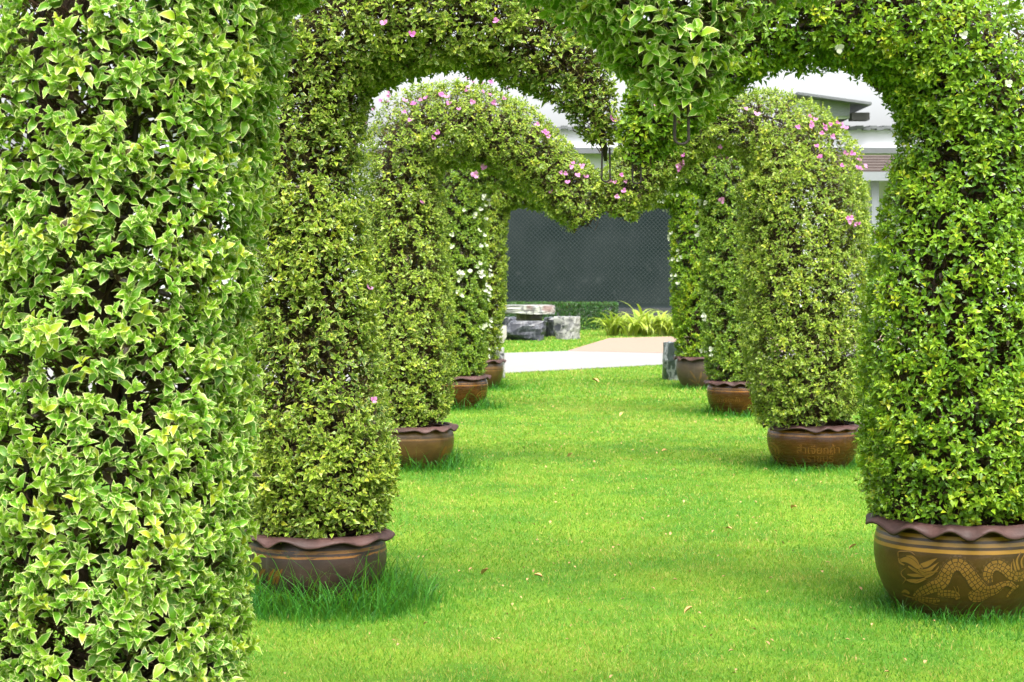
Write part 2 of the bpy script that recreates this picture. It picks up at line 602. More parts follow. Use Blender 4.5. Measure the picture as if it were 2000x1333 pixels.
# dormer with louvre panel
dz0, dz1 = bz(234), bz(198)
dx0, dx1 = bx(1560), bx(1655)
dorm = bpart('dormer', M['white_wall'], [(dx0, dx1, BD - 0.5, BD + 4, dz0, dz1)])
for i in range(6):
    z = dz0 + 0.08 + i * (dz1 - dz0 - 0.1) / 6
    bpart('louvre_slat', M['louvre'], [(bx(1598), dx1 - 0.05, BD - 0.62, BD - 0.505, z, z + 0.10)], dorm)
m = MB()
e0 = np.array([bx(1548), bz(186)]); e1 = np.array([bx(1690), bz(206)])
for (yy0, yy1, th) in ((BD - 1.3, BD + 4.2, 0.10),):
    V = [(e0[0], yy0, e0[1]), (e1[0], yy0, e1[1]), (e1[0], yy1, e1[1]), (e0[0], yy1, e0[1])]
    V = [(a - B0[0], b - B0[1], c) for a, b, c in V]
    V += [(a, b, c - th) for a, b, c in V]
    m.add(V, [(0, 1, 2, 3), (7, 6, 5, 4), (0, 4, 5, 1), (1, 5, 6, 2), (2, 6, 7, 3), (3, 7, 4, 0)])
m.build('dormer_roof', M['grey_roof'], dorm)
bpart('barge_board', M['dark_wood'], [(bx(1656), bx(1690), BD - 0.9, BD - 0.1, bz(238), bz(224))], dorm)
bpart('window', M['glass_dark'], [(bx(1420), bx(1470), BD - 0.06, BD - 0.004, bz(400), bz(330))])
bpart('window', M['glass_dark'], [(bx(1120), bx(1180), BD - 0.06, BD - 0.004, bz(400), bz(330))])
bpart('window', M['glass_dark'], [(bx(820), bx(880), BD - 0.06, BD - 0.004, bz(400), bz(330))])
tag(bld, 'long white building with grey ribbed roof and louvred dormer behind the dark net', 'building')

# small open pavilion with a brown roof, seen between the right arches
PD = 46.0
PS = FPX / PD
pv = empty('garden_pavilion', ((1780 - 1000) / PS, PD, 0))
P0 = np.array(pv.location)


def px_(p): return (p - 1000) / PS - P0[0]


def pz_(p): return CAMZ + (HOR - p) / PS


m = MB()
xa, xb = px_(1640), px_(1950)
za, zb = pz_(338), pz_(296)
nt_ = 14
for j in range(6):
    t0, t1 = j / 6, (j + 1) / 6
    y0, y1 = -0.8 + 2.2 * t0, -0.8 + 2.2 * t1
    z0, z1 = za + (zb - za) * t0 + 0.03, za + (zb - za) * t1
    V = [(xa, y0, z0), (xb, y0, z0), (xb, y1, z1), (xa, y1, z1)]
    V += [(a, b, c - 0.06) for a, b, c in V]
    m.add(V, [(0, 1, 2, 3), (7, 6, 5, 4), (0, 4, 5, 1), (1, 5, 6, 2), (2, 6, 7, 3), (3, 7, 4, 0)])
m.build('roof', M['brown_roof'], pv)
m = MB(); m.box(px_(1640), px_(1950), -0.98, -0.82, pz_(357), pz_(340)); m.build('fascia_beam', M['louvre'], pv)
for p in (1692, 1900):
    m = MB(); m.box(px_(p), px_(p + 14), -0.7, -0.52, 0, pz_(357)); m.build('post', M['louvre'], pv)
m = MB(); m.box(px_(1640), px_(1950), 1.42, 1.55, 0, zb - 0.1); m.build('back_wall', M['white_wall'], pv)
tag(pv, 'brown-roofed open pavilion with grey posts behind the right-hand arches', 'pavilion')

# ------------------------------------------------------------------ fence with dark shade net and chain link
FD = 60.0
FS = FPX / FD
fx0, fx1 = (700 - 1000) / FS, (1520 - 1000) / FS
fz1 = CAMZ + (HOR - 396) / FS
fence = empty('net_fence', ((fx0 + fx1) / 2, FD, 0))
FX0 = fence.location.x
m = MB(); m.box(fx0 - FX0, fx1 - FX0, 0.03, 0.05, 0.3, fz1); m.build('shade_net', M['net'], fence)
m = MB(); m.box(fx0 - FX0, fx1 - FX0, -0.08, 0.02, 0, 0.30); m.build('kerb', simple('grey_kerb', (0.045, 0.047, 0.052), 0.9, 0.2, 0.2, 2), fence)
for i in range(5):
    x = fx0 - FX0 + (fx1 - fx0) * i / 4
    m = MB(); m.tube([(x, 0.1, 0), (x, 0.1, fz1 + 0.1)], 0.04, 8); m.build('post', M['steel'], fence)
for z in (fz1 - 0.05,):
    m = MB(); m.tube([(fx0 - FX0, -0.005, z), (fx1 - FX0, -0.005, z)], 0.022, 6); m.build('rail', M['steel'], fence)
# chain link wires: two sets of crossing diagonals
V, F = [], []
pitch = 0.135
hgt = fz1 - 0.45
wr = 0.009
for s, yo in ((1, -0.03), (-1, -0.045)):
    x = fx0 - FX0 - hgt
    while x < fx1 - FX0 + hgt:
        xs0, xs1, z0, z1 = x, x + s * hgt, 0.45, fz1
        lo, hi = fx0 - FX0, fx1 - FX0
        # clip
        pts = []
        def zz(xx): return z0 + (xx - xs0) / (xs1 - xs0) * (z1 - z0)
        a, b = sorted((xs0, xs1))
        a, b = max(a, lo), min(b, hi)
        if b - a > 0.05:
            n = len(V)
            for xx in (a, b):
                for dz in (-wr, wr):
                    for dy in (-wr, wr):
                        V.append((xx, yo + dy, zz(xx) + dz))
            F += [(n + 0, n + 4, n + 6, n + 2), (n + 1, n + 3, n + 7, n + 5), (n + 0, n + 1, n + 5, n + 4), (n + 2, n + 6, n + 7, n + 3)]
        x += pitch
tag(obj('chain_link', mesh_np('chain_link', V, np.array(F), M['wire'], smooth=False), fence), kind='stuff')
tag(fence, 'tall dark shade-net fence with chain link wire at the end of the lawn', 'fence')

# ------------------------------------------------------------------ leaves
def leaf_template(level, curl=0.25, fold=0.22):
    """unit leaf: t along, s across, n up. returns verts, tris, edge attribute"""
    if level == 0:
        rows = [(0.20, 0.38), (0.46, 0.50), (0.76, 0.31)]
    elif level == 1:
        rows = [(0.25, 0.41), (0.62, 0.43)]
    elif level == 2:
        V = np.array([(0, 0, 0), (0.45, 0.48, fold * 0.5 - 0.04), (0.45, 0, 0.02), (0.45, -0.48, fold * 0.5 - 0.04), (1, 0, -curl)], float)
        return V, np.array([(0, 2, 1), (0, 3, 2), (2, 4, 1), (3, 4, 2)]), np.array([0.3, 1.0, 0.0, 1.0, 0.9])
    else:
        V = np.array([(0, 0, 0), (0.45, 0.46, fold * 0.5), (0.45, -0.46, fold * 0.5), (1, 0, -curl * 0.6)], float)
        return V, np.array([(0, 3, 1), (0, 2, 3)]), np.array([0.2, 1.0, 1.0, 0.6])
    V = [(0, 0, 0)]; E = [0.35]
    for t, w in rows:
        b = -curl * t * t + 0.10 * math.sin(math.pi * t)
        V += [(t, w, b + fold * w), (t, 0, b), (t, -w, b + fold * w)]
        E += [1.0, 0.0, 1.0]
    V.append((1, 0, -curl)); E.append(1.0)
    F = [(0, 2, 1), (0, 3, 2)]
    for i in range(len(rows) - 1):
        a = 1 + 3 * i
        F += [(a, a + 1, a + 4), (a, a + 4, a + 3), (a + 1, a + 2, a + 5), (a + 1, a + 5, a + 4)]
    a = 1 + 3 * (len(rows) - 1)
    T = len(V) - 1
    F += [(a, a + 1, T), (a + 1, a + 2, T)]
    return np.array(V, float), np.array(F), np.array(E)


def nrm(a):
    return a / (np.linalg.norm(a, axis=-1, keepdims=True) + 1e-9)


def leaves_mesh(name, P, T, S, N, L, Wd, tint, level, mat, origin):
    """one joined mesh of all leaves"""
    tm = [leaf_template(level, c, f) for c, f in ((0.18, 0.30), (0.32, 0.18), (0.05, 0.40))]
    Vs, Fs, Ts, Es = [], [], [], []
    off = 0
    which = RNG.integers(0, len(tm), len(P))
    for q, (tv, tf, te) in enumerate(tm):
        i = which == q
        n = int(i.sum())
        if n == 0: continue
        v = (P[i][:, None, :] + tv[None, :, 0:1] * (L[i][:, None, None] * T[i][:, None, :])
             + tv[None, :, 1:2] * (Wd[i][:, None, None] * S[i][:, None, :])
             + tv[None, :, 2:3] * (L[i][:, None, None] * N[i][:, None, :]))
        f = tf[None] + (np.arange(n) * len(tv))[:, None, None] + off
        Vs.append(v.reshape(-1, 3)); Fs.append(f.reshape(-1, 3))
        Ts.append(np.repeat(tint[i], len(tv))); Es.append(np.tile(te, n))
        off += n * len(tv)
    V = np.concatenate(Vs) - np.asarray(origin)
    return mesh_np(name, V, np.concatenate(Fs), mat, {'tint': np.concatenate(Ts), 'edge': np.concatenate(Es)})


LEAF_OBJ = {}


def leaf_variants(matname):
    if matname not in LEAF_OBJ:
        out = []
        for j in range(8):
            tv, tf, te = leaf_template(0, (0.18, 0.32, 0.05)[j % 3], (0.30, 0.18, 0.40)[j % 3])
            out.append((0.12 + 0.11 * j, mesh_np('leaf', tv, tf, M[matname], {'tint': np.full(len(tv), 0.12 + 0.11 * j), 'edge': te})))
        LEAF_OBJ[matname] = out
    return LEAF_OBJ[matname]


def rosettes(P, D, nleaf, size, aspect=0.62, rng=RNG):
    """leaves in whorls round each shoot tip. P,D: (n,3). returns P,T,S,N,L,W per leaf and shoot index"""
    n = len(P)
    ref = np.where(np.abs(D[:, 2:3]) < 0.9, np.array([[0, 0, 1.0]]), np.array([[1.0, 0, 0]]))
    U = nrm(np.cross(D, ref)); Vv = np.cross(D, U)
    k = np.arange(nleaf)
    az = rng.uniform(0, 6.283, (n, 1)) + k[None] * 2.4 + rng.normal(0, 0.3, (n, nleaf))
    f = (k[None] + rng.uniform(-0.3, 0.3, (n, nleaf))) / (nleaf - 1)
    pol = np.radians(24 + 58 * np.clip(f, 0, 1) + rng.normal(0, 9, (n, nleaf)))
    rad = np.cos(az)[..., None] * U[:, None] + np.sin(az)[..., None] * Vv[:, None]
    T = np.cos(pol)[..., None] * D[:, None] + np.sin(pol)[..., None] * rad
    sz = size * rng.uniform(0.8, 1.2, (n, 1))
    L = sz * (0.62 + 0.5 * np.clip(f, 0, 1)) * rng.uniform(0.85, 1.15, (n, nleaf))
    pos = P[:, None] + D[:, None] * (size * (0.35 - 0.8 * f))[..., None]
    T = nrm(T).reshape(-1, 3)
    Dn = np.repeat(D, nleaf, 0)
    N = nrm(Dn - T * (T * Dn).sum(-1, keepdims=True))
    roll = rng.normal(0, 0.35, len(T))[:, None]
    S = np.cross(N, T)
    N2 = N * np.cos(roll) + S * np.sin(roll)
    S2 = np.cross(N2, T)
    L = L.ravel()
    Wd = L * aspect * rng.uniform(0.85, 1.15, len(L))
    return pos.reshape(-1, 3), T, S2, N2, L, Wd, np.repeat(np.arange(n), nleaf)


def catmull(ctrl, n=240):
    c = np.asarray(ctrl, float)
    c = np.vstack([2 * c[0] - c[1], c, 2 * c[-1] - c[-2]])
    m = len(c) - 3
    out = []
    for u in np.linspace(0, m - 1e-6, n):
        i = int(u); t = u - i
        p0, p1, p2, p3 = c[i:i + 4]
        out.append(0.5 * ((2 * p1) + (-p0 + p2) * t + (2 * p0 - 5 * p1 + 4 * p2 - p3) * t * t + (-p0 + 3 * p1 - 3 * p2 + p3) * t ** 3))
    return np.array(out)


def flower_mesh(mat, seed):
    """three papery bracts round a tiny centre"""
    r = random.Random(seed)
    V, F = [], []
    for k in range(3):
        a = 2.094 * k + r.uniform(-0.2, 0.2)
        ca, sa = math.cos(a), math.sin(a)
        n = len(V)
        tilt = r.uniform(0.45, 0.75)
        for (t, w) in ((0, 0.05), (0.35, 0.42), (0.7, 0.40), (1.0, 0.02)):
            for s in (-1, 0, 1):
                x, y, z = t * math.cos(tilt), s * w, t * math.sin(tilt) + (0.10 if s == 0 else 0.22 * w)
                V.append((x * ca - y * sa, x * sa + y * ca, z))
        for i in range(3):
            b = n + i * 3
            F += [(b, b + 1, b + 4, b + 3), (b + 1, b + 2, b + 5, b + 4)]
    return mesh_np('flower', np.array(V), np.array(F), mat)


FLOWERS = {c: [flower_mesh(M[c], s) for s in range(4)] for c in ('pink', 'white_bract')}


def rot_to(d, spin=0.0):
    q = Vector(d).to_track_quat('Z', 'Y')
    return (q.to_matrix().to_4x4() @ Matrix.Rotation(spin, 4, 'Z'))


TREES = 'clipped bougainvillea arch halves in two rows'


def topiary(label, D, base_px, ctrl, mat, level, n_ros, nleaf, size, n_twig, seed, gap=0.35, bump=0.07, flowers=(), loop=True, n_obj=300,
            tint_shift=0.0, up=0.35, yaw=0.0, zmin=0.415, aspect=0.54, rods=5, bare_tip=0.0, q1=0.56, q2=0.87, psz=1.0):
    zmin = zmin if zmin < 0.4 else 0.415 * psz
    rng = np.random.default_rng(seed)
    S_ = FPX / D
    base = np.array([(base_px - 1000) / S_, D, 0.0])
    C = []
    rim_y = HOR + (CAMZ - 0.40) * S_
    r0 = ctrl[0][2] / S_
    C.append((base[0], zmin, r0) if zmin < 0.25 else (base[0], 0.41 * psz, min(0.31, r0 * 0.9)))
    for (px, py, r) in ctrl:
        C.append(((px - 1000) / S_, CAMZ + (HOR - py) / S_, r / S_))
    C = catmull(C, 300)
    X = np.stack([C[:, 0], np.full(len(C), D), C[:, 1]], -1)
    # the row leans a little towards or away from the viewer along the arch
    if yaw: X[:, 1] += (X[:, 0] - base[0]) * yaw
    R = np.maximum(C[:, 2], 0.02)
    seg = np.linalg.norm(np.diff(X, axis=0), axis=1)
    arc = np.concatenate([[0], np.cumsum(seg)])
    Tn = nrm(np.gradient(X, axis=0))
    Bn = np.tile(np.array([[0, 1.0, 0]]), (len(X), 1))
    Bn = nrm(Bn - Tn * (Tn * Bn).sum(-1, keepdims=True))
    Nn = np.cross(Tn, Bn)
    root = empty('topiary_arch', base)
    tag(root, label, 'topiary', TREES)
    # ---- shoots
    wgt = (R[:-1] + R[1:]) * seg
    if bare_tip: wgt[arc[1:] > arc[-1] - bare_tip] *= 0.04
    cdf = np.cumsum(wgt) / wgt.sum()
    kv = nrm(rng.normal(0, 1, (14, 3))) * np.geomspace(15, 80, 14)[:, None]
    kp = rng.uniform(0, 6.283, 14)

    def lumps(p):
        f = 0
        for i in range(0, 14, 2):
            f = f + np.sin(p @ kv[i] + kp[i]) * np.sin(p @ kv[i + 1] + kp[i + 1]) * (0.6 if i < 4 else 1.0)
        return f / 1.5
    want = n_ros
    P_, D_, rho_, tint_, ax_ = [], [], [], [], []
    got = 0
    while got < want:
        n = want * 2
        u = rng.uniform(0, 1, n)
        j = np.searchsorted(cdf, u)
        fr = rng.uniform(0, 1, n)[:, None]
        x = X[j] * (1 - fr) + X[j + 1] * fr
        r = R[j] * (1 - fr[:, 0]) + R[j + 1] * fr[:, 0]
        s = arc[j] + fr[:, 0] * seg[j]
        a = rng.uniform(0, 6.283, n)
        q = rng.uniform(0, 1, n)
        rho = np.where(q < q1, rng.uniform(0.92, 1.0, n), np.where(q < q2, rng.uniform(0.62, 0.88, n), rng.uniform(0.25, 0.65, n)))
        out = np.cos(a)[:, None] * Nn[j] + np.sin(a)[:, None] * Bn[j]
        lf = lumps(x + out * r[:, None])
        keep = rng.uniform(0, 1, n) > gap * np.clip(-lf + 0.25, 0, 1) * 1.3 * (rho > 0.8)
        rr = r * rho * (1 + bump * lf) + rng.normal(0, 0.012, n)
        p = x + out * rr[:, None]
        d = nrm(out * 0.8 + np.array([[0, 0, up]]) + rng.normal(0, 0.33, (n, 3)))
        ti = np.where(rho > 0.89, np.maximum(0.44 + 0.16 * lf + rng.normal(0, 0.12, n) + tint_shift, 0.14), rng.uniform(-0.35, 0.16, n))  # inner leaves dead brown, tinted dark to deepen the shade inside
        keep &= p[:, 2] > zmin
        P_.append(p[keep]); D_.append(d[keep]); rho_.append(rho[keep]); tint_.append(ti[keep]); ax_.append(x[keep])
        got += int(keep.sum())
    P = np.concatenate(P_)[:want]; Dv = np.concatenate(D_)[:want]; rho = np.concatenate(rho_)[:want]
    tin = np.concatenate(tint_)[:want]; ax = np.concatenate(ax_)[:want]
    lp, lt, ls, ln, ll, lw, li = rosettes(P, Dv, nleaf, size, aspect, rng)
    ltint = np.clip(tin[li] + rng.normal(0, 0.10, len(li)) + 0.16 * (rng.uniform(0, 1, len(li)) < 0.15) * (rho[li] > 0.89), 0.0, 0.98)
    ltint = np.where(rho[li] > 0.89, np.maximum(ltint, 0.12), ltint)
    odd = rng.uniform(0, 1, len(li))
    ltint = np.where(odd < 0.007, 0.03, np.where(odd > 0.988, 0.95, ltint))
    out_l = nrm(P - ax)[li]
    view = nrm(np.array([[0, 0, CAMZ]]) - lp)
    facing = (out_l * view).sum(-1)
    show = np.abs((ln * view).sum(-1))
    pp = proj(lp + lt * ll[:, None] * 0.5)
    inf = (pp[:, 0] > 5) & (pp[:, 0] < 1995) & (pp[:, 1] > 5) & (pp[:, 1] < 1328)
    pick = np.zeros(len(li), bool)
    if n_obj:
        score = np.where((rho[li] > 0.93) & (facing > 0.15) & inf, ll * lw * (0.2 + show) * rng.uniform(0.3, 1.0, len(li)), -1)
        idx = np.argsort(-score)[:n_obj]
        idx = idx[score[idx] > 0]
        pick[idx] = True
        var = leaf_variants(mat)
        for i in idx:
            vi = int(np.clip(round((ltint[i] - 0.12) / 0.11), 0, 7))
            o = bpy.data.objects.new('leaf', var[vi][1])
            mt = np.eye(4)
            mt[:3, 0] = lt[i] * ll[i]; mt[:3, 1] = ls[i] * lw[i]; mt[:3, 2] = ln[i] * ll[i]; mt[:3, 3] = lp[i] - base
            o.parent = root
            o.matrix_local = Matrix(mt.tolist())
            COL.objects.link(o)
    k = ~pick
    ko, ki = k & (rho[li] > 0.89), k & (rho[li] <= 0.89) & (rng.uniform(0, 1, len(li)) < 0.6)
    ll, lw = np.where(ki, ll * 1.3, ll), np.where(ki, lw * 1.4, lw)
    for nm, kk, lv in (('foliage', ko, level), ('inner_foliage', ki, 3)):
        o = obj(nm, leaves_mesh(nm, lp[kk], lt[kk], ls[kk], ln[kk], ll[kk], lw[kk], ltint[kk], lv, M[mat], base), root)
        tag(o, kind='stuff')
    # ---- twigs from the inner stems to the shoots
    sel = rng.permutation(len(P))[:n_twig]
    A = ax[sel] * 0.62 + P[sel] * 0.38 + rng.normal(0, 0.03, (len(sel), 3)) - np.array([[0, 0, 0.28]]) * np.linalg.norm(P[sel] - ax[sel], axis=1)[:, None]
    A[:, 2] = np.maximum(A[:, 2], 0.38 * psz)
    Bp = P[sel]
    dd = nrm(Bp - A)
    uu = nrm(np.cross(dd, np.array([[0.3, 0.5, 0.8]]))); vv = np.cross(dd, uu)
    ra = rng.uniform(0.0018, 0.0038, len(sel))[:, None]
    ring = []
    for k3 in range(3):
        c3, s3 = math.cos(2.094 * k3), math.sin(2.094 * k3)
        ring.append(A + ra * (c3 * uu + s3 * vv))
    mid = (A + Bp) / 2 + rng.normal(0, 0.012, A.shape)
    for k3 in range(3):
        c3, s3 = math.cos(2.094 * k3), math.sin(2.094 * k3)
        ring.append(mid + ra * 0.8 * (c3 * uu + s3 * vv))
    ring.append(Bp)
    TV = np.stack(ring, 1).reshape(-1, 3) - base
    n0 = (np.arange(len(sel)) * 7)[:, None]
    quads = np.concatenate([n0 + np.array([[k3, (k3 + 1) % 3, 3 + (k3 + 1) % 3, 3 + k3]]) for k3 in range(3)])
    tris = np.concatenate([n0 + np.array([[3 + k3, 3 + (k3 + 1) % 3, 6]]) for k3 in range(3)])
    tag(obj('twigs', mesh_np('twigs', TV, [quads, tris], M['twig']), root), kind='stuff')
    # ---- woody stems and the iron frame inside
    ids = np.linspace(0, len(X) - 1, 26).astype(int)
    for q in range(3):
        a0 = rng.uniform(0, 6.28)
        pts, rad = [], []
        top = len(ids) - int(rng.integers(3, 9))
        pts.append((rng.uniform(-0.08, 0.08), rng.uniform(-0.08, 0.08), 0.33 * psz)); rad.append(0.034)
        for c_, i in enumerate(ids[:top]):
            a = a0 + 0.25 * c_
            f = 0.30 + 0.12 * math.sin(c_ * 0.7 + q)
            p = X[i] + R[i] * f * (math.cos(a) * Nn[i] + math.sin(a) * Bn[i]) + rng.normal(0, 0.008, 3)
            pts.append(p - base); rad.append(0.030 * (1 - 0.8 * c_ / top) + 0.004)
        m = MB(); m.tube(pts, rad, 7); m.build('trunk', M['trunk'], root, True)
    for q in range(rods):
        a = 6.283 * q / rods + 0.4
        pts = [X[i] + R[i] * (0.55 * (1 - (i / len(X)) ** 6)) * (math.cos(a) * Nn[i] + math.sin(a) * Bn[i]) - base for i in ids]
        pts = [np.array([pts[0][0], pts[0][1], 0.30 * psz])] + pts
        m = MB(); m.tube(pts, 0.008, 6); m.build('frame_rod', M['iron'], root, True)
    if loop:
        e = X[-1] - base
        tdir = Tn[-1]
        w, h = 0.021, 0.15
        pts = []
        for (sx, sz) in ((-1, 0.9), (-1, 0.45), (-1, 0.0)):
            pts.append(e + np.array([sx * w * 0.8 + sx * 0.1 * w * (1 - sz), -0.02, sz * h]))
        for k3 in range(1, 8):
            t = math.pi * k3 / 8
            pts.append(e + np.array([-math.cos(t) * w, -0.02, -math.sin(t) * w * 0.95]))
        for (sx, sz) in ((1, 0.0), (1, 0.45), (1, 0.9)):
            pts.append(e + np.array([sx * w * 0.8 + sx * 0.1 * w * (1 - sz), -0.02, sz * h]))
        m = MB(); m.tube([p - np.array([0, 0, 0.075]) for p in pts], 0.0042, 8); m.build('wire_loop', M['iron'], root, True)
    # ---- flowers sit on shoots that show nearest the asked pixel
    if flowers:
        pr = proj(P)
        fc = (nrm(P - ax) * nrm(np.array([[0, 0, CAMZ]]) - P)).sum(-1)
        ok = np.where((rho > 0.86) & (fc > -0.15))[0]
        for (c, fx, fy, fs) in flowers:
            b = ok[np.argmin((pr[ok, 0] - fx) ** 2 + (pr[ok, 1] - fy) ** 2)]
            o = bpy.data.objects.new('flower', FLOWERS[c][int(rng.integers(0, 4))])
            d = nrm(Dv[b] + view[0] * 0.5)
            mt = Matrix.Translation(Vector(P[b] - base + nrm(P[b] - ax[b]) * size * 0.75)) @ rot_to(d, rng.uniform(0, 6)) @ Matrix.Scale(fs * rng.uniform(0.8, 1.2), 4)
            o.parent = root
            o.matrix_local = mt
            COL.objects.link(o)
    return root


def spray(c, box, n, size, seed):
    r = random.Random(seed)
    cs = [(r.uniform(box[0], box[2]), r.uniform(box[1], box[3])) for _ in range(max(2, n // 3))]
    w = (box[2] - box[0]) * 0.06 + 4
    out = []
    for _ in range(n):
        x, y = r.choice(cs)
        out.append((c, x + r.gauss(0, w), y + r.gauss(0, min(w, 9)), size))
    return out


D1, D2L, D2R, D3, D4, D4R, D5 = 5.0, FPX / 430, FPX / 440, FPX / 255, FPX / 178, FPX / 187, FPX / 152

topiary('nearest clipped arch half, cream-edged leaves filling the left side of the picture', D1, 190,
        [(186, 1230, 280), (188, 900, 290), (192, 600, 294), (203, 300, 312), (235, 40, 322), (330, -150, 285), (560, -262, 250), (850, -290, 235),
         (1090, -215, 215), (1250, -60, 180), (1322, 90, 120), (1330, 215, 45)],
        'leaf_fresh', 1, 13200, 6, 0.0370, 2200, 101, bump=0.025, gap=0.45, tint_shift=0.06, up=0.5, zmin=0.24, q1=0.80, q2=0.93, bare_tip=0.0, rods=5)
topiary('nearest right-hand arch half whose tip hangs down from the top edge of the picture', D1, 2430,
        [(2430, 1230, 280), (2430, 900, 290), (2430, 300, 310), (2400, 40, 315), (2300, -150, 280), (2080, -262, 245), (1800, -290, 230),
         (1590, -225, 205), (1465, -90, 150), (1420, 35, 60)],
        'leaf_fresh', 1, 6200, 5, 0.037, 1000, 102, bump=0.03, gap=0.5, tint_shift=0.12, up=0.4, q1=0.7, n_obj=60)
topiary('second arch half on the left, olive leaves over brown twigs, arch top out of view', D2L, 620,
        [(622, 1000, 132), (622, 880, 146), (612, 700, 130), (603, 500, 116), (600, 330, 106), (604, 220, 110), (630, 110, 124), (700, 40, 134), (800, 14, 132),
         (900, 18, 122), (1000, 48, 112), (1092, 110, 96), (1148, 190, 56), (1176, 262, 32), (1183, 315, 14)],
        'leaf_olive', 2, 16000, 5, 0.030, 5500, 103, gap=0.6, bump=0.03, bare_tip=0.08, psz=0.77, q1=0.76, q2=0.92, up=0.7, tint_shift=0.0,
        flowers=[('pink', 750, 42, .026), ('pink', 808, 66, .026), ('pink', 970, 46, .026), ('pink', 715, 565, .026), ('pink', 720, 782, .026), ('pink', 1190, 240, .03)])
topiary('second arch half on the right, bright plain green leaves, in the dragon pot', D2R, 1874,
        [(1868, 960, 168), (1868, 850, 182), (1868, 620, 176), (1874, 460, 156), (1892, 330, 138), (1905, 215, 150), (1860, 95, 155), (1745, 30, 132), (1605, 20, 110),
         (1485, 45, 96), (1390, 108, 90), (1318, 185, 82), (1268, 258, 62), (1243, 318, 28)],
        'leaf_plain', 2, 17500, 5, 0.032, 4500, 104, gap=0.55, bump=0.03, psz=0.98, q1=0.78, q2=0.92, up=0.55, tint_shift=0.07,
        flowers=[('white_bract', 1880, 70, .03), ('white_bract', 1530, 132, .03), ('white_bract', 1970, 160, .03), ('pink', 1290, 210, .03), ('white_bract', 1635, 95, .03)])
topiary('third arch half on the left, dark olive, crowned with many pink flowers', D3, 801,
        [(797, 800, 80), (797, 680, 88), (794, 500, 80), (788, 380, 76), (790, 305, 78), (820, 258, 86), (880, 244, 82), (950, 252, 78), (1020, 288, 70),
         (1078, 335, 60), (1120, 380, 60), (1150, 432, 42)],
        'leaf_olive', 2, 14000, 5, 0.031, 4500, 105, gap=0.65, bump=0.03, psz=0.77, loop=False, q1=0.74, q2=0.92, up=0.7, tint_shift=0.03,
        flowers=spray('pink', (725, 168, 1000, 215), 30, .028, 1) + spray('pink', (710, 200, 860, 280), 8, .026, 2) + spray('pink', (1040, 215, 1120, 300), 6, .026, 3)
        + spray('pink', (1080, 330, 1200, 430), 9, .027, 4) + [('pink', 948, 322, .04), ('pink', 818, 398, .03)])
topiary('third arch half on the right, pale olive and stout, dotted with pink flowers', D3, 1585,
        [(1580, 800, 102), (1575, 680, 122), (1572, 520, 126), (1568, 400, 124), (1556, 320, 116), (1512, 264, 88), (1440, 240, 62), (1360, 252, 54),
         (1290, 300, 58), (1236, 352, 60), (1196, 408, 46)],
        'leaf_olive', 2, 16500, 5, 0.032, 3500, 106, gap=0.65, bump=0.03, psz=0.80, tint_shift=0.05, loop=False, q1=0.78, q2=0.92, up=0.65,
        flowers=spray('pink', (1470, 185, 1640, 260), 14, .028, 5) + spray('pink', (1600, 240, 1690, 340), 14, .028, 6) + spray('pink', (1640, 400, 1695, 620), 7, .026, 7)
        + spray('pink', (1390, 215, 1520, 330), 8, .026, 8) + spray('pink', (1300, 300, 1370, 330), 5, .027, 9) + spray('pink', (1150, 345, 1250, 400), 6, .026, 10))
topiary('fourth arch half on the left, deep green, strewn with white flowers', D4, 895,
        [(894, 715, 52), (893, 600, 58), (892, 450, 55), (897, 375, 54), (930, 330, 52), (985, 322, 46), (1040, 345, 40), (1085, 378, 36), (1125, 405, 24)],
        'leaf_white', 3, 13000, 5, 0.036, 1800, 107, gap=0.8, bump=0.03, psz=0.85, up=0.6, q1=0.72, q2=0.9, tint_shift=0.02, loop=False, n_obj=0,
        flowers=spray('white_bract', (935, 380, 958, 700), 42, .034, 11) + spray('white_bract', (870, 380, 950, 620), 22, .034, 12) + [('pink', 928, 342, .05)])
topiary('fourth arch half on the right, green with a few white flowers, in the red-brown pot', D4R, 1444,
        [(1438, 715, 58), (1436, 600, 64), (1436, 450, 64), (1430, 375, 61), (1390, 330, 54), (1330, 322, 47), (1270, 345, 41), (1220, 376, 38), (1180, 402, 26)],
        'leaf_white', 3, 13000, 5, 0.036, 1800, 108, gap=0.8, bump=0.03, psz=0.85, up=0.6, q1=0.72, q2=0.9, loop=False, n_obj=0,
        flowers=spray('white_bract', (1362, 380, 1400, 740), 12, .034, 13) + spray('white_bract', (1290, 330, 1420, 400), 10, .034, 14) + [('pink', 1415, 385, .05)])
topiary('farthest arch half on the left, brownish yellow-green column beside the path', D5, 932,
        [(934, 660, 44), (939, 560, 48), (941, 450, 46), (955, 388, 44), (1000, 366, 39), (1045, 376, 33), (1085, 392, 28), (1120, 408, 20)],
        'leaf_olive', 3, 10000, 5, 0.037, 2500, 109, bump=0.03, psz=0.87, q1=0.66, gap=0.8, tint_shift=0.10, loop=False, n_obj=0, flowers=spray('white_bract', (980, 380, 1060, 410), 5, .034, 15))
topiary('farthest arch half on the right, yellow-green column beside the marble block', D5, 1370,
        [(1368, 660, 49), (1365, 560, 52), (1362, 450, 51), (1352, 388, 46), (1310, 366, 40), (1265, 372, 35), (1222, 388, 30), (1185, 402, 20)],
        'leaf_plain', 3, 10000, 5, 0.037, 1200, 110, bump=0.03, psz=0.96, q1=0.72, gap=0.7, tint_shift=0.10, loop=False, n_obj=0,
        flowers=spray('white_bract', (1315, 380, 1345, 640), 16, .034, 16) + spray('white_bract', (1230, 360, 1320, 410), 10, .034, 17))

# ------------------------------------------------------------------ glazed pots
PROF = [(0.245, 0.0), (0.262, 0.03), (0.296, 0.09), (0.322, 0.16), (0.335, 0.23), (0.338, 0.29), (0.331, 0.345), (0.318, 0.385), (0.312, 0.400)]


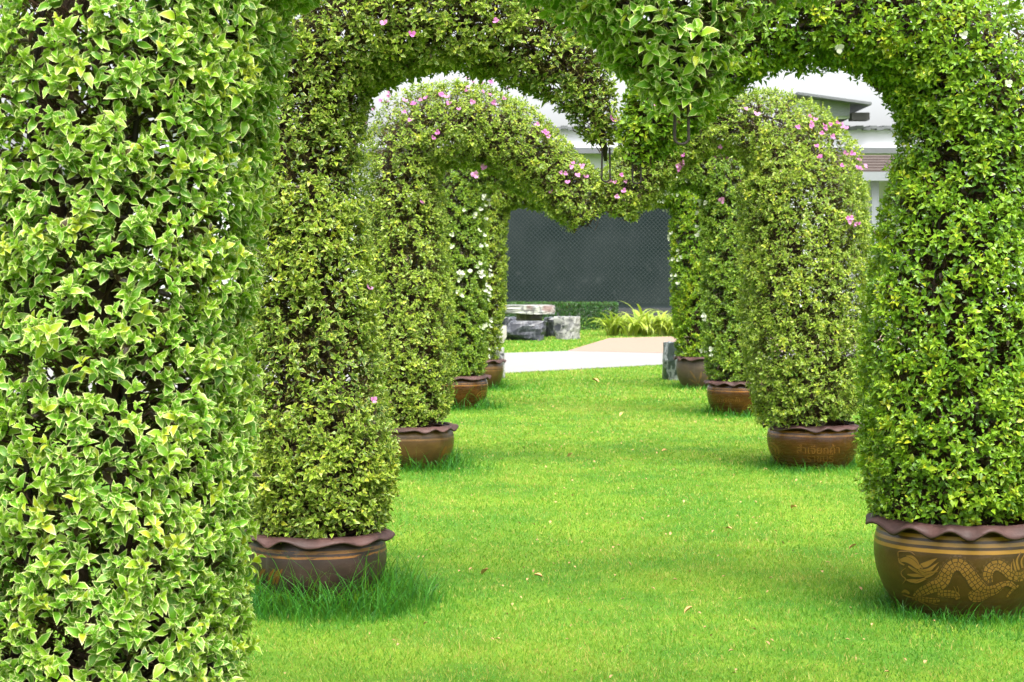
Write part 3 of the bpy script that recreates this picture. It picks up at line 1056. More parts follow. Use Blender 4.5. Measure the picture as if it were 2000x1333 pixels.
def pot_r(z, prof=PROF):
    zs = [p[1] for p in prof]; rs = [p[0] for p in prof]
    return float(np.interp(z, zs, rs))


def smooth_prof(prof, n=28):
    c = catmull([(r, z) for r, z in prof], n)
    return [(float(r), float(z)) for r, z in c]


POT_SX = {}


def make_pot(label, base, mat, waves=11, spin=0.0, sx=1.0, sz=1.0, seed=0):
    r = random.Random(seed)
    root = empty('plant_pot', base)
    POT_SX[(round(float(base[0]), 3), round(float(base[1]), 3))] = (sx, sz)
    tag(root, label, 'plant pot', 'glazed clay pots holding the arches')
    m = MB()
    sp = [(a * sx, z * sz) for a, z in smooth_prof(PROF)]
    inner = [(a - 0.022, z) for a, z in reversed(sp) if z > 0.30 * sz]
    m.lathe(sp + [(sp[-1][0] - 0.008, sp[-1][1] + 0.006)] + inner, 64, True)
    m.build('body', mat, root, True)
    # ruffled rim: flange that slopes out and down in waves
    n = 176
    rows = [(0.300, 0.402, 0.0), (0.306, 0.424, 0.05), (0.322, 0.428, 0.15), (0.345, 0.418, 0.55), (0.364, 0.404, 1.0), (0.372, 0.392, 1.15), (0.367, 0.384, 1.15),
            (0.350, 0.394, 0.8), (0.325, 0.402, 0.2), (0.310, 0.398, 0.0)]
    V, F = [], []
    ph = [r.uniform(0, 6.28) for _ in range(4)]
    for (ra, z, w) in rows:
        for k in range(n):
            a = 2 * math.pi * k / n
            aa = a + 0.12 * math.sin(2 * a + ph[0]) + 0.10 * math.sin(3 * a + ph[1])
            wave = math.cos(waves * aa + spin)
            amp = 0.0135 * (1 + 0.35 * math.sin(a * 2 + ph[2]) + 0.25 * math.sin(5 * a + ph[3]))
            rr = ra + 0.006 * w * math.cos(waves * aa + spin + 0.8) + 0.004 * math.sin(3 * a + ph[3])
            V.append((rr * sx * math.sin(a), -rr * sx * math.cos(a), (z + amp * w * wave) * sz))
    q = len(rows)
    for i in range(q):
        for k in range(n):
            l = (k + 1) % n; j = (i + 1) % q
            F.append((i * n + l, i * n + k, j * n + k, j * n + l))
    o = obj('rim', mesh_np('rim', np.array(V), np.array(F), M['rim']), root)
    # soil
    m = MB()
    V = [(0, 0, 0.375 * sz)]
    for k in range(40):
        a = 2 * math.pi * k / 40
        V.append((0.303 * sx * math.sin(a), 0.303 * sx * math.cos(a), (0.36 + r.uniform(-0.008, 0.008)) * sz))
    m.add(V, [(0, 1 + (k + 1) % 40, 1 + k) for k in range(40)])
    m.build('soil', M['soil'], root, True)
    return root


def pot_base(px, D):
    return np.array([(px - 1000) * D / FPX, D, 0.0])


pots = {}
pots['L1'] = make_pot('brown glazed pot under the nearest left arch, almost out of the picture', pot_base(190, D1), M['pot_red'], seed=1)
pots['R1'] = make_pot('brown glazed pot under the nearest right arch, outside the frame', pot_base(2430, D1), M['pot_red'], seed=2)
pots['L2'] = make_pot('worn plum-brown pot standing in tall grass, nearest visible pot on the left', pot_base(620, D2L), M['pot_purple'], spin=2.0, sx=0.93, sz=0.77, seed=3)
pots['R2'] = make_pot('olive-brown pot with a gold dragon and three stripes at the right edge', pot_base(1876, D2R), M['pot_olive'], spin=3.3, sx=1.12, sz=0.98, seed=4)
pots['L3'] = make_pot('tan-brown pot with a broad pale band under the third left arch', pot_base(801, D3), M['pot_tan'], spin=1.0, sz=0.77, seed=5)
pots['R3'] = make_pot('red-brown pot with painted lettering under the stout right arch', pot_base(1588, D3), M['pot_red'], spin=0.4, sx=1.04, sz=0.80, seed=6)
pots['L4'] = make_pot('rust-brown pot with dark open mouth under the fourth left arch', pot_base(893, D4), M['pot_red'], spin=2.6, sz=0.85, seed=7)
pots['R4'] = make_pot('glossy red-brown pot under the fourth right arch', pot_base(1444, D4R), M['pot_red'], spin=0.2, sz=0.85, seed=8)
pots['L5'] = make_pot('small olive pot at the path, farthest on the left', pot_base(932, D5), M['pot_tan'], spin=1.7, sz=0.87, seed=9)
pots['R5'] = make_pot('greyish weathered pot beside the marble block, farthest on the right', pot_base(1372, D5), M['pot_grey'], spin=0.9, sz=0.96, seed=10)


def on_pot(base, px, py, lift=0.0012):
    """local point on the pot's skin that shows at photo pixel (px,py)"""
    z = 0.2
    D = base[1]
    y = D - 0.3
    for _ in range(25):
        z = CAMZ + (HOR - py) * y / FPX
        sx_, sz_ = POT_SX.get((round(float(base[0]), 3), round(float(base[1]), 3)), (1.0, 1.0))
        zc = min(max(z / sz_, 0.0), 0.4)
        r = pot_r(zc) * sx_ + lift
        x = (px - 1000) * y / FPX - base[0]
        x = max(-r * 0.995, min(r * 0.995, x))
        y = D - math.sqrt(r * r - x * x)
    return np.array([x, y - D, z])


class Print:
    """thin glaze relief laid on a pot, drawn from photo pixels (with 2-D strokes, ribbons and patches)"""
    def __init__(self, base, conv):
        self.base, self.conv = base, conv
        self.v, self.f, self.u, self.w, self.c = [], [], [], [], []

    def quadstrip(self, left, right, us, vs, nacross=6, lift=0.0012):
        n0 = len(self.v)
        m = len(left)
        for i in range(m):
            for k in range(nacross + 1):
                t = k / nacross
                p = left[i] * (1 - t) + right[i] * t
                q = self.conv(p)
                self.v.append(on_pot(self.base, q[0], q[1], lift))
                self.u.append(us[i]); self.w.append((t - 0.5) * vs[i]); self.c.append(2 * t - 1)
        for i in range(m - 1):
            for k in range(nacross):
                a = n0 + i * (nacross + 1) + k
                self.f.append((a, a + 1, a + nacross + 2, a + nacross + 1))

    def ribbon(self, ctrl, cell=None, n=40, lift=0.0012, nacross=6):
        c = catmull(ctrl, n)
        p, w = c[:, :2], c[:, 2]
        t = np.gradient(p, axis=0)
        t /= np.linalg.norm(t, axis=1)[:, None] + 1e-9
        nn = np.stack([-t[:, 1], t[:, 0]], -1)
        L = np.concatenate([[0], np.cumsum(np.linalg.norm(np.diff(p, axis=0), axis=1))])
        cell = cell or 1e6
        self.quadstrip(p - nn * w[:, None], p + nn * w[:, None], L / cell, 2 * w / cell, nacross, lift)
        return p, nn, w

    def spikes(self, p, nn, w, side, size, step, lift=0.0014, lean=0.6):
        t = np.gradient(p, axis=0)
        t /= np.linalg.norm(t, axis=1)[:, None] + 1e-9
        for i in range(0, len(p) - step, step):
            a = p[i] + side * nn[i] * w[i] * 1.02
            b = p[i + step] + side * nn[i + step] * w[i + step] * 1.02
            tip = (a + b) / 2 + side * nn[i] * size + t[i] * size * lean
            n0 = len(self.v)
            for q in (a, b, tip):
                qq = self.conv(q)
                self.v.append(on_pot(self.base, qq[0], qq[1], lift)); self.u.append(0.5); self.w.append(0.5); self.c.append(0)
            self.f.append((n0, n0 + 1, n0 + 2))

    def build(self, name, mat, parent):
        tris = np.array([f for f in self.f if len(f) == 3]).reshape(-1, 3)
        quads = np.array([f for f in self.f if len(f) == 4]).reshape(-1, 4)
        fs = [a for a in (quads, tris) if len(a)]
        return obj(name, mesh_np(name, np.array(self.v), fs, mat, {'su': self.u, 'sv': self.w, 'across': self.c}), parent)


# gold dragon on the right front pot
zconv = lambda p: (1680 + p[0] / 5.553, 980 + p[1] / 5.553)
b2 = np.array(pots['R2'].location)
d = Print(b2, zconv)
rB = d.ribbon([(1400, 880, 46), (1385, 790, 58), (1420, 715, 62), (1490, 690, 62), (1570, 730, 62), (1650, 800, 60), (1740, 815, 54), (1810, 770, 46), (1850, 690, 36)], 44, 46)
d.spikes(*rB, side=-1, size=26, step=2)
rA = d.ribbon([(570, 1060, 26), (650, 990, 50), (770, 930, 72), (880, 880, 84), (935, 780, 80), (985, 705, 76), (1050, 675, 76), (1120, 705, 76), (1190, 790, 78), (1260, 890, 84),
               (1345, 965, 78), (1450, 960, 58), (1540, 905, 40), (1600, 880, 22)], 44, 70, lift=0.0016)
d.spikes(rA[0][22:58], rA[1][22:58], rA[2][22:58], side=-1, size=24, step=2, lift=0.0018)
d.ribbon([(840, 1000, 36), (950, 1000, 46), (1040, 1015, 40), (1060, 1060, 26)], 40, 20, lift=0.0020)
d.ribbon([(560, 1050, 14), (660, 1060, 30), (770, 1075, 34), (870, 1070, 16)], 40, 20, lift=0.0020)
d.ribbon([(1190, 980, 30), (1230, 1030, 60), (1300, 1040, 50), (1400, 1010, 26)], 40, 20, lift=0.0020)
d.ribbon([(1560, 900, 26), (1620, 890, 34), (1680, 930, 26), (1715, 905, 10)], 40, 16, lift=0.0020)
d.ribbon([(1680, 930, 12), (1620, 1000, 18), (1590, 1040, 8)], 40, 12, lift=0.0020)
d.build('dragon_print', M['dragon'], pots['R2'])
d = Print(b2, zconv)
# head, mane, whiskers, claws as solid gold brush strokes
LIFT = 0
for s in ([(640, 700, 30), (720, 680, 42), (790, 640, 22), (835, 618, 4)], [(660, 760, 30), (740, 745, 30), (800, 700, 18), (850, 660, 3)],
          [(700, 820, 22), (770, 790, 24), (830, 740, 12), (855, 700, 3)], [(690, 790, 20), (760, 770, 18), (840, 760, 6)],
          [(430, 640, 22), (500, 630, 44), (570, 660, 46), (640, 720, 40), (690, 770, 34)], [(500, 590, 6), (560, 600, 20), (610, 640, 16), (640, 690, 8)],
          [(520, 700, 10), (580, 740, 22), (650, 770, 26), (700, 790, 20)], [(510, 790, 10), (580, 800, 26), (650, 800, 26), (710, 800, 14)],
          [(500, 850, 6), (560, 860, 28), (630, 860, 24), (720, 825, 6)], [(590, 885, 4), (640, 870, 14), (720, 840, 4)],
          [(412, 600, 7), (415, 545, 9), (480, 540, 9), (545, 543, 8), (595, 582, 4)], [(492, 722, 5), (445, 762, 8), (455, 805, 8), (492, 840, 8), (460, 892, 4)],
          [(415, 610, 10), (430, 660, 14), (480, 690, 10)], [(450, 985, 10), (490, 970, 24), (535, 1000, 14)], [(460, 1010, 6), (520, 1030, 12), (600, 1050, 6)],
          [(640, 1080, 6), (690, 1105, 10), (750, 1135, 4)], [(740, 1090, 6), (800, 1110, 8), (850, 1120, 3)], [(1015, 920, 4), (1035, 960, 7), (1040, 990, 4)], [(1055, 920, 4), (1070, 960, 7), (1065, 990, 3)],
          [(1690, 760, 14), (1670, 680, 14), (1660, 620, 3)], [(1720, 740, 18), (1700, 640, 16), (1745, 545, 3)], [(1760, 720, 16), (1750, 640, 14), (1790, 560, 3)],
          [(1640, 760, 12), (1640, 700, 10), (1650, 650, 3)]):
    d = Print(b2, zconv)
    d.ribbon(s, None, 14, lift=0.0024, nacross=6)
    d.build('gold_brush_stroke', M['stroke'], pots['R2'])

# arcs and faint painted letters on the red-brown pots
def arcs_print(potname, cx, cy, radii, mat, sgn, conv=lambda p: p, w=1.6):
    b = np.array(pots[potname].location)
    p = Print(b, conv)
    for R_ in radii:
        pts = [(cx + sgn * R_ * math.cos(t), cy - R_ * math.sin(t), w) for t in np.linspace(-0.4, 1.9, 7)]
        p.ribbon(pts, None, 14, nacross=2)
    p.build('swirl_print', mat, pots[potname])


arcs_print('R3', 1500, 905, (8, 14, 20), M['gold_red'], 1)
arcs_print('R3', 1500, 885, (8, 15, 21), M['gold_red'], 1)
arcs_print('R3', 1676, 905, (9, 15, 20), M['gold_red'], -1)
arcs_print('R4', 1460, 800, (5, 9), M['gold_red'], -1, w=1.2)
arcs_print('L4', 945, 778, (6, 10, 14), M['gold_red'], -1, w=1.2)
pr_ = Print(np.array(pots['L3'].location), lambda p: p)
for s in ([(868, 905, 3), (876, 880, 4), (884, 868, 1.5)], [(855, 908, 3), (866, 885, 3), (872, 872, 1.5)]):
    pr_ = Print(np.array(pots['L3'].location), lambda p: p)
    pr_.ribbon(s, None, 10, nacross=2)
    pr_.build('leaf_print', M['gold_red'], pots['L3'])
pr_ = Print(np.array(pots['R5'].location), lambda p: p)
for s in ([(1362, 748, 1.2), (1355, 735, 1.6), (1348, 725, 0.8)], [(1364, 750, 1), (1368, 738, 2), (1370, 726, 1)], [(1360, 750, 1), (1352, 744, 1.6), (1345, 740, 0.8)],
          [(1372, 750, 1), (1380, 740, 1.6), (1386, 732, 0.8)]):
    pr_.ribbon(s, None, 10, nacross=2)
pr_.build('flower_print', M['gold_dull'], pots['R5'])
pr_ = Print(np.array(pots['L2'].location), lambda p: p)
for i in range(6):
    x = 488 + i * 11 + 4 * math.sin(i * 2.3)
    pr_ = Print(np.array(pots['L2'].location), lambda p: p)
    pr_.ribbon([(x, 1142, 1.5), (x + 5, 1124, 3), (x + 12, 1112, 1.0)], None, 8, nacross=2)
    pr_.build('leaf_print', M['gold_red'], pots['L2'])


def text_print(potname, text, cx, cy, width, mat, slant=0.0):
    cu = bpy.data.curves.new('lettering', 'FONT')
    cu.body = text
    cu.align_x = 'CENTER'
    cu.resolution_u = 3
    to = bpy.data.objects.new('lettering_source', cu)
    COL.objects.link(to)
    bpy.context.view_layer.update()
    me = bpy.data.meshes.new_from_object(to.evaluated_get(bpy.context.evaluated_depsgraph_get()))
    bpy.data.objects.remove(to)
    bpy.data.curves.remove(cu)
    me.name = 'lettering'
    if len(me.vertices) == 0: return
    xs = [v.co.x for v in me.vertices]
    k = width / (max(xs) - min(xs))
    mid = (max(xs) + min(xs)) / 2
    b = np.array(pots[potname].location)
    for v in me.vertices:
        dx = (v.co.x - mid) * k
        q = on_pot(b, cx + dx, cy - v.co.y * k + 0.0008 * dx * dx * -1, 0.0014)
        v.co = tuple(float(c) for c in q)
    me.materials.clear()
    me.materials.append(mat)
    obj('lettering', me, pots[potname])


text_print('R3', 'สำเจียกค้า', 1598, 887, 84, M['gold_red'])
text_print('R3', 'ราชบุรี', 1602, 903, 52, M['gold_red'])
text_print('R4', 'สำเจียกค้า', 1423, 786, 44, M['gold_red'])

# ------------------------------------------------------------------ stones: table, stools, blocks
def rock(name, w, dpt, h, mat, parent, loc, seed, flat_top=True, rough=0.09, taper=0.0, sub=7):
    rg = np.random.default_rng(seed)
    V, idx, F = [], {}, []
    n = sub

    def vid(i, j, k):
        if (i, j, k) not in idx:
            idx[(i, j, k)] = len(V); V.append((i / n - 0.5, j / n - 0.5, k / n))
        return idx[(i, j, k)]
    for a in range(n):
        for b in range(n):
            F += [(vid(a, b, 0), vid(a, b + 1, 0), vid(a + 1, b + 1, 0), vid(a + 1, b, 0)), (vid(a, b, n), vid(a + 1, b, n), vid(a + 1, b + 1, n), vid(a, b + 1, n)),
                  (vid(a, 0, b), vid(a + 1, 0, b), vid(a + 1, 0, b + 1), vid(a, 0, b + 1)), (vid(a, n, b), vid(a, n, b + 1), vid(a + 1, n, b + 1), vid(a + 1, n, b)),
                  (vid(0, a, b), vid(0, a, b + 1), vid(0, a + 1, b + 1), vid(0, a + 1, b)), (vid(n, a, b), vid(n, a + 1, b), vid(n, a + 1, b + 1), vid(n, a, b + 1))]
    V = np.array(V)
    # chip the corners with random planes
    P = V - np.array([0, 0, 0.5])
    for _ in range(13):
        d_ = rg.normal(0, 1, 3); d_[2] *= 0.5
        d_ /= np.linalg.norm(d_)
        lim = np.abs(d_).sum() * 0.5 * rg.uniform(0.62, 0.88)
        ex = P @ d_ - lim
        P = P - np.clip(ex, 0, None)[:, None] * d_
    ph = rg.uniform(0, 6.28, 6)
    bmp = np.sin(P[:, 0] * 9 + ph[0]) * np.sin(P[:, 1] * 8 + ph[1]) + 0.6 * np.sin(P[:, 2] * 13 + ph[2] + P[:, 0] * 5) + 0.5 * rg.normal(0, 1, len(P))
    P = P * (1 + rough * 0.35 * bmp[:, None])
    V = P + np.array([0, 0, 0.5])
    if flat_top: V[:, 2] = np.minimum(V[:, 2], 0.94 + 0.01 * rg.normal(0, 1, len(V)))
    V[:, 2] = np.maximum(V[:, 2], -0.02)
    sc = 1 - taper * V[:, 2]
    V = np.stack([V[:, 0] * w * sc, V[:, 1] * dpt * sc, V[:, 2] * h / 0.94], -1)
    return obj(name, mesh_np(name, V, np.array(F), mat, smooth=False), parent, loc)


TD = 41.5
tb = empty('stone_table', ((1036 - 1000) * TD / FPX, TD, 0))
rock('table_top', 1.42, 1.1, 0.20, M['marble_table'], tb, (-0.16, 0, 0.54), 3, True, 0.05)
rock('pedestal', 0.66, 0.6, 0.58, M['marble_brown'], tb, (-0.08, 0, 0), 5, True, 0.10)
tag(tb, 'pale marble garden table with thick slab top in front of the hedge', 'table')


def stool(label, px, D, w, dpt, h, mat, seed, rz=0.0):
    o = rock('stone_stool', w, dpt, h, mat, None, ((px - 1000) * D / FPX, D, 0), seed, True, 0.10)
    o.rotation_euler = (0, 0, rz)
    return tag(o, label, 'stool', 'rough marble stools round the table')


stool('broad dark grey marble stool in front of the stone table', 1024, 39.9, 0.92, 0.6, 0.42, M['marble_dark'], 11, 0.1)
stool('white-streaked marble stool, right of the table', 1108, 40.6, 0.56, 0.5, 0.50, M['marble_streak'], 12, -0.15)
stool('dark stool half hidden behind the white-streaked one', 1083, 42.2, 0.50, 0.5, 0.44, M['marble_dark'], 13, 0.4)
stool('small dark stool behind the table at its left end', 990, 43.4, 0.5, 0.5, 0.42, M['marble_dark'], 14, 0.2)

o = rock('marble_block', 0.34, 0.30, 0.52, M['marble_green'], None, ((1318 - 1000) * 25.4 / FPX, 25.4, 0), 21, True, 0.06, 0.06, 8)
tag(o, 'upright green and white marble block beside the weathered pot', 'stone block')
o = rock('marble_block', 0.34, 0.30, 0.42, M['marble_streak'], None, ((962 - 1000) * 25.9 / FPX, 25.9, 0), 22, True, 0.07, 0.05, 8)
tag(o, 'pale marble block behind the small olive pot on the left', 'stone block')
o = rock('pale_boulder', 0.36, 0.30, 0.36, simple('pale_stone', (0.30, 0.285, 0.25), 0.8, 0.2, 0.15, 5), None, ((973 - 1000) * 38.5 / FPX, 38.5, 0), 23, True, 0.07, 0.05, 8)
tag(o, 'small pale stone at the foot of the left columns across the path', 'boulder')

# ------------------------------------------------------------------ clipped hedge and strap-leaved plants
HD = 47.0
hx0, hx1 = (940 - 1000) * HD / FPX, (1205 - 1000) * HD / FPX
hz = CAMZ + (HOR - 591) * HD / FPX
hedge = empty('clipped_hedge', ((hx0 + hx1) / 2, HD, 0))
hb = np.array(hedge.location)
n = 5200
rg = np.random.default_rng(31)
u = rg.uniform(0, 1, (n, 3))
P = np.stack([hx0 + (hx1 - hx0) * u[:, 0], HD - 0.45 + 0.9 * u[:, 1], 0.04 + (hz - 0.05) * u[:, 2]], -1)
face = rg.integers(0, 4, n)
P[face == 0, 1] = HD - 0.45 + rg.uniform(0, 0.08, (face == 0).sum())
P[face == 1, 2] = hz - rg.uniform(0.0, 0.07, (face == 1).sum())
P[(face == 2) & (u[:, 0] > 0.9), 0] = hx1 - rg.uniform(0, 0.08, ((face == 2) & (u[:, 0] > 0.9)).sum())
Dv = nrm(np.where(face[:, None] == 1, np.array([[0, -0.2, 1.0]]), np.array([[0, -1.0, 0.5]])) + rg.normal(0, 0.4, (n, 3)))
lp, lt, ls, ln, ll, lw, li = rosettes(P, Dv, 5, 0.042, 0.62, rg)
tag(obj('foliage', leaves_mesh('foliage', lp, lt, ls, ln, ll, lw, np.clip(rg.normal(0.4, 0.2, len(li)), 0, 1), 2, M['leaf_hedge'], hb), hedge), kind='stuff')
for i in range(14):
    x = hx0 - hb[0] + (hx1 - hx0) * (i + 0.5) / 14
    m = MB()
    m.tube([(x, 0, 0), (x + 0.04, 0.02, hz * 0.5), (x - 0.03, 0.0, hz * 0.88)], [0.02, 0.014, 0.006], 6)
    m.build('stem', M['trunk'], hedge, True)
tag(hedge, 'low dark green clipped hedge in front of the net fence', 'hedge')

def strap_mesh(seed):
    r = random.Random(seed)
    L, lean, wd = 1.0, r.uniform(0.55, 1.2), 0.036
    V, F, T, E = [], [], [], []
    n = 7
    ang = math.radians(82)
    x = z = 0.0
    tint = r.uniform(0.3, 0.8)
    for i in range(n + 1):
        t = i / n
        w = wd * (0.55 + 1.2 * t if t < 0.4 else 1.03 * (1 - ((t - 0.4) / 0.6) ** 2.2) + 0.02)
        V += [(x, -w, z + 0.3 * w), (x, 0, z), (x, w, z + 0.3 * w)]
        E += [1, 0, 1]; T += [tint] * 3
        ang -= lean * 2.3 / n * (0.4 + t * 1.3)
        x += L / n * math.cos(ang); z += L / n * math.sin(ang)
    for i in range(n):
        a = i * 3
        F += [(a, a + 1, a + 4, a + 3), (a + 1, a + 2, a + 5, a + 4)]
    return mesh_np('leaf', np.array(V), np.array(F), M['leaf_strap'], {'tint': T, 'edge': E})


STRAPS = [strap_mesh(s) for s in range(9)]
rs = random.Random(5)
SP = [(1196, 42.6, 'leftmost strap-leaved plant, arching out over the lawn beside the hedge'), (1216, 43.6, 'strap-leaved plant behind the leftmost one, at the hedge end'),
      (1232, 42.3, 'strap-leaved plant in the front row, second from the hedge'), (1250, 44.0, 'tallest strap-leaved plant in the back row, in front of the grey kerb'),
      (1264, 42.4, 'strap-leaved plant at the middle of the tan paving edge'), (1284, 43.8, 'strap-leaved plant in the back row nearest the right arches'),
      (1298, 42.5, 'strap-leaved plant in the front row, third from the hedge end of the bed'), (1318, 43.2, 'rightmost strap-leaved plant, half hidden by the farthest right column'),
      (1340, 42.6, 'strap-leaved plant hidden behind the farthest right column')]
for (px, D, lab) in SP:
    root = empty('strap_leaf_plant', ((px - 1000) * D / FPX, D, 0))
    tag(root, lab, 'plant', 'yellow-green strap-leaved plants along the paving')
    for k_ in range(42):
        o = bpy.data.objects.new('leaf', rs.choice(STRAPS))
        s = rs.uniform(0.62, 1.0) * (1.12 if 'tallest' in lab else 0.9)
        o.parent = root
        o.matrix_local = Matrix.Translation((rs.uniform(-0.13, 0.13), rs.uniform(-0.13, 0.13), 0)) @ Matrix.Rotation(rs.uniform(0, 6.28), 4, 'Z') @ Matrix.Rotation(rs.uniform(-0.15, 0.35), 4, 'Y') @ Matrix.Scale(s, 4)
        COL.objects.link(o)

# ------------------------------------------------------------------ grass
POT_XY = np.array([[p.location.x, p.location.y] for p in pots.values()])


def blades(n, x, y, length, width, lean, tint, rng, segs=1):
    az = rng.uniform(0, 6.283, n)
    la = rng.uniform(0, 6.283, n)
    le = lean * rng.uniform(0.2, 1.0, n)
    bd = np.stack([np.cos(az), np.sin(az), np.zeros(n)], -1) * (width / 2)[:, None]
    ld = np.stack([np.cos(la), np.sin(la), np.zeros(n)], -1)
    base = np.stack([x, y, np.full(n, -0.002)], -1)
    if segs == 1:
        tip = base + ld * (np.sin(le) * length)[:, None] + np.array([[0, 0, 1.0]]) * (np.cos(le) * length)[:, None]
        V = np.stack([base - bd, base + bd, tip], 1).reshape(-1, 3)
        F = (np.arange(n) * 3)[:, None] + np.array([[0, 1, 2]])
        return V, F, np.repeat(tint, 3)
    rows = []
    p = base.copy(); ang = le * 0.3
    for s in range(segs):
        w = 1 - s / segs * 0.75
        rows += [p - bd * w, p + bd * w]
        p = p + (ld * np.sin(ang)[:, None] + np.array([[0, 0, 1.0]]) * np.cos(ang)[:, None]) * (length / segs)[:, None]
        ang = ang + le * 1.6 / segs
    rows.append(p)
    kk = len(rows)
    V = np.stack(rows, 1).reshape(-1, 3)
    n0 = (np.arange(n) * kk)[:, None]
    Fs = []
    for s in range(segs - 1):
        a = 2 * s
        Fs += [n0 + np.array([[a, a + 1, a + 3]]), n0 + np.array([[a, a + 3, a + 2]])]
    a = 2 * (segs - 1)
    Fs.append(n0 + np.array([[a, a + 1, a + 2]]))
    return V, np.concatenate(Fs), np.repeat(tint, kk)


rg = np.random.default_rng(77)


def fbm(x, y):
    f = 0
    for (k_, a_, s) in ((0.9, 1.0, 1.3), (2.1, 0.7, 4.1), (4.7, 0.5, 2.2), (9.5, 0.35, 5.7)):
        f = f + a_ * np.sin(k_ * x + 1.7 * np.sin(k_ * 0.6 * y + s) + s) * np.cos(k_ * y * 0.9 + 1.3 * np.sin(k_ * 0.7 * x) + 2 * s)
    return f / 1.6


Vs, Fs, Ts = [], [], []
off = 0
for (y0, y1, x0, x1, dens, wid, ln0) in ((6.0, 9.5, -1.6, 3.4, 12000, 0.0040, 0.020), (9.5, 14.0, -2.2, 4.2, 5500, 0.0060, 0.021), (14.0, 21.0, -2.6, 5.2, 2300, 0.0095, 0.022),
                                         (21.0, 31.5, -4.5, 6.5, 950, 0.015, 0.030), (31.5, 47.0, -2.0, 6.0, 420, 0.028, 0.036)):
    n = int((y1 - y0) * (x1 - x0) * dens)
    x = rg.uniform(x0, x1, n); y = rg.uniform(y0, y1, n)
    # only where the frame can see, with a margin
    pxs = 1000 + x * FPX / y
    k_ = (pxs > 250) & (pxs < 2150) & ~in_poly(x, y, PATH_POLY) & ~in_poly(x, y, TAN_POLY)
    dp = np.min(np.hypot(x[:, None] - POT_XY[None, :, 0], y[:, None] - POT_XY[None, :, 1]), axis=1)
    k_ &= dp > 0.25
    x, y, dp = x[k_], y[k_], dp[k_]
    n = len(x)
    f = fbm(x, y)
    f2 = (np.sin(31 * x + 2 * np.sin(17 * y)) * np.sin(27 * y + 2 * np.sin(21 * x)) + np.sin(67 * x + 3 * np.sin(29 * y + 1)) * np.sin(58 * y + 2 * np.sin(33 * x + 2)))
    f3 = np.sin(7.3 * x + 2 * np.sin(5.1 * y + 1)) * np.sin(6.1 * y + 2 * np.sin(4.7 * x))
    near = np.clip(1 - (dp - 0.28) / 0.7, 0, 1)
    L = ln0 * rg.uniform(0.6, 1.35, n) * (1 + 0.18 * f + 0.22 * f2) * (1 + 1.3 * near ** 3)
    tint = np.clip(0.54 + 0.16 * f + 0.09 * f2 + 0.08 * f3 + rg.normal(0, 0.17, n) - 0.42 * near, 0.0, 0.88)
    tint = np.where(rg.uniform(0, 1, n) < (0.05 + 0.10 * np.clip(f2, 0, 1) + 0.10 * np.clip(f3 + f - 0.3, 0, 1)) * (1 - near), 0.97, tint)
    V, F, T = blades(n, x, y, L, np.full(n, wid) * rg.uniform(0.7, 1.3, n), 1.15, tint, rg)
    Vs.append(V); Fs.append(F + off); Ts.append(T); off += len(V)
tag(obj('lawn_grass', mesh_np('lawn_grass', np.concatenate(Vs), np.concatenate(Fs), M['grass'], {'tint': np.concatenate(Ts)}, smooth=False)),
    'short bright green grass covering the lawn between the arches', 'grass', kind='stuff')

TG = [('L2', 2800, 0.10, 0.32, 0.30, 0.64, 'tall uncut grass round the plum-brown pot'), ('R2', 900, 0.05, 0.12, 0.30, 0.44, 'ragged grass at the foot of the dragon pot'),
      ('L3', 900, 0.08, 0.24, 0.30, 0.52, 'tall grass at the foot of the tan-brown pot'), ('R3', 600, 0.05, 0.11, 0.30, 0.44, 'ragged grass round the pot with lettering'),
      ('L4', 420, 0.08, 0.34, 0.30, 0.60, 'wispy tall grass round the rust-brown pot with the dark mouth'), ('R4', 420, 0.06, 0.18, 0.30, 0.48, 'ragged grass round the glossy red-brown pot'),
      ('L5', 300, 0.08, 0.22, 0.28, 0.48, 'tall grass round the small olive pot at the path'), ('R5', 300, 0.05, 0.12, 0.28, 0.46, 'ragged grass round the greyish weathered pot')]
for (pn, n, l0, l1, r0, r1, lab) in TG:
    b = pots[pn].location
    a = rg.uniform(0, 6.283, n)
    rr = r0 + (r1 - r0) * rg.beta(1.0, 2.2, n)
    # thicker on the viewer's side and towards the lawn
    x = b.x + rr * np.sin(a); y = b.y - rr * np.cos(a)
    L = rg.uniform(l0, l1, n) * (1.15 - 0.6 * (rr - r0) / (r1 - r0))
    wid = (0.005 if b.y < 12 else 0.007 if b.y < 18 else 0.010)
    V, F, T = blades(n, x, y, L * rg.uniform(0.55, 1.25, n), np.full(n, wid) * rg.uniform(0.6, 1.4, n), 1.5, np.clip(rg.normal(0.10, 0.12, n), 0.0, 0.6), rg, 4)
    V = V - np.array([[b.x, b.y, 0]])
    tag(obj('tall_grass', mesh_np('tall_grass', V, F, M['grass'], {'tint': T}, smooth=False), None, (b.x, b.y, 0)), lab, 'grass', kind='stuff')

# ------------------------------------------------------------------ fallen leaves and petals
def litter_leaf(seed):
    r = random.Random(seed)
    tv, tf, te = leaf_template(0, r.uniform(-0.5, 0.1), r.uniform(0.3, 0.7))
    tv = tv * np.array([1, 0.6, 1])
    return mesh_np('fallen_leaf', tv, tf, M['dead_leaf'])


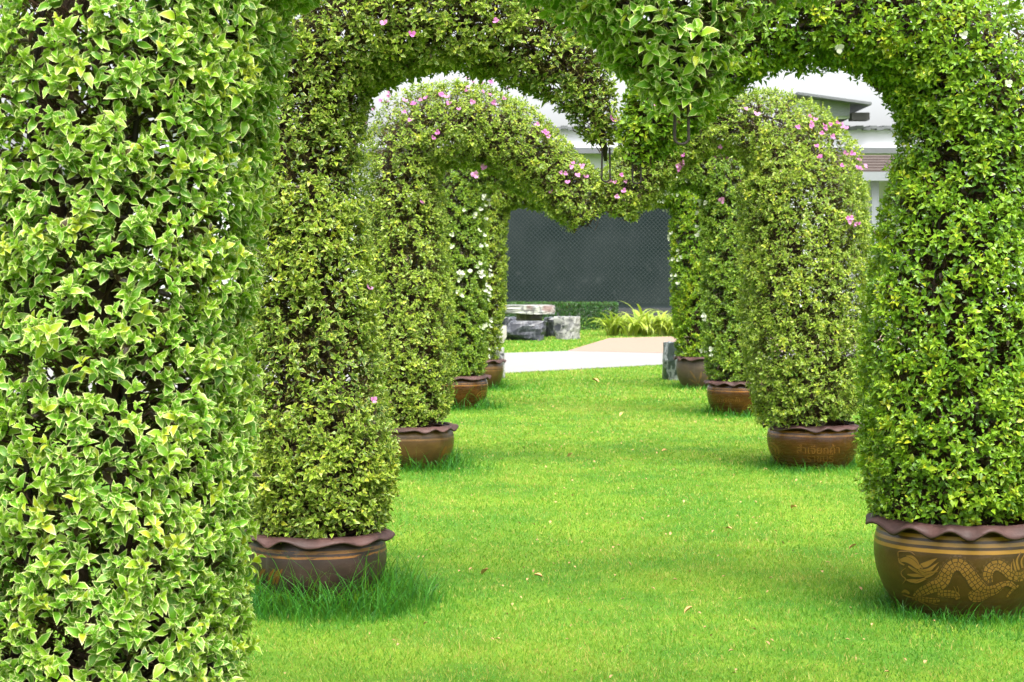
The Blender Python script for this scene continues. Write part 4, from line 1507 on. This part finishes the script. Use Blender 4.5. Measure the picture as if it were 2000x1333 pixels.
LIT = [litter_leaf(s) for s in range(4)]
rl = random.Random(3)
for (px, py, s, lab_) in ((940, 1137, .05, 'dry leaf on the lawn just right of the tall grass by the plum-brown pot'), (1336, 1214, .045, 'dry leaf nearest the bottom edge, on open lawn'),
                          (1657, 1086, .05, 'dry leaf on the lawn left of the dragon pot'), (1170, 752, .12, 'large pale leaf lying on the lawn near the concrete path'),
                          (1108, 902, .05, 'dry leaf on the lawn level with the tan-brown pot'), (1292, 890, .05, 'dry leaf on the lawn in the middle, left of the lettered pot'),
                          (1545, 1005, .05, 'dry leaf in front of the lettered pot'), (1430, 1045, .045, 'dry leaf on the lawn between the lettered pot and the dragon pot'),
                          (1060, 1140, .045, 'dry leaf right of the lawn leaf beside the tall grass'), (1210, 820, .055, 'dry leaf in the middle of the lawn, level with the glossy red-brown pot')):
    g = ground_at(px, py)
    o = bpy.data.objects.new('fallen_leaf', rl.choice(LIT))
    o.location = (g[0], g[1], 0.034)
    o.rotation_euler = (rl.uniform(-0.4, 0.4), rl.uniform(-0.4, 0.4), rl.uniform(0, 6.28))
    o.scale = (s, s, s)
    COL.objects.link(o)
    tag(o, lab_, 'fallen leaf', 'dry leaves scattered over the lawn')
n = 560
y = 6.5 + 22 * rg.beta(1.1, 1.5, n)
x = 0.03 * y + 0.35 + rg.normal(0, 0.9, n)
k_ = ~in_poly(x, y, PATH_POLY)
x, y = x[k_], y[k_]
n = len(x)
tv, tf, te = leaf_template(1, -0.3, 0.5)
th = rg.uniform(0, 6.283, n)
T = nrm(np.stack([np.cos(th), np.sin(th), rg.normal(0, 0.3, n)], -1))
S_ = nrm(np.cross(np.array([[0, 0, 1.0]]), T)); N_ = np.cross(T, S_)
L = rg.uniform(0.010, 0.024, n)
V = (np.stack([x, y, rg.uniform(0.022, 0.036, n)], -1)[:, None] + tv[None, :, 0:1] * (L[:, None, None] * T[:, None]) + tv[None, :, 1:2] * (0.7 * L[:, None, None] * S_[:, None])
     + tv[None, :, 2:3] * (L[:, None, None] * N_[:, None]))
F = (tf[None] + (np.arange(n) * len(tv))[:, None, None]).reshape(-1, 3)
tag(obj('petal_litter', mesh_np('petal_litter', V.reshape(-1, 3), F, M['petal'])), 'faded petals and leaf bits sprinkled over the lawn', 'litter', kind='stuff')
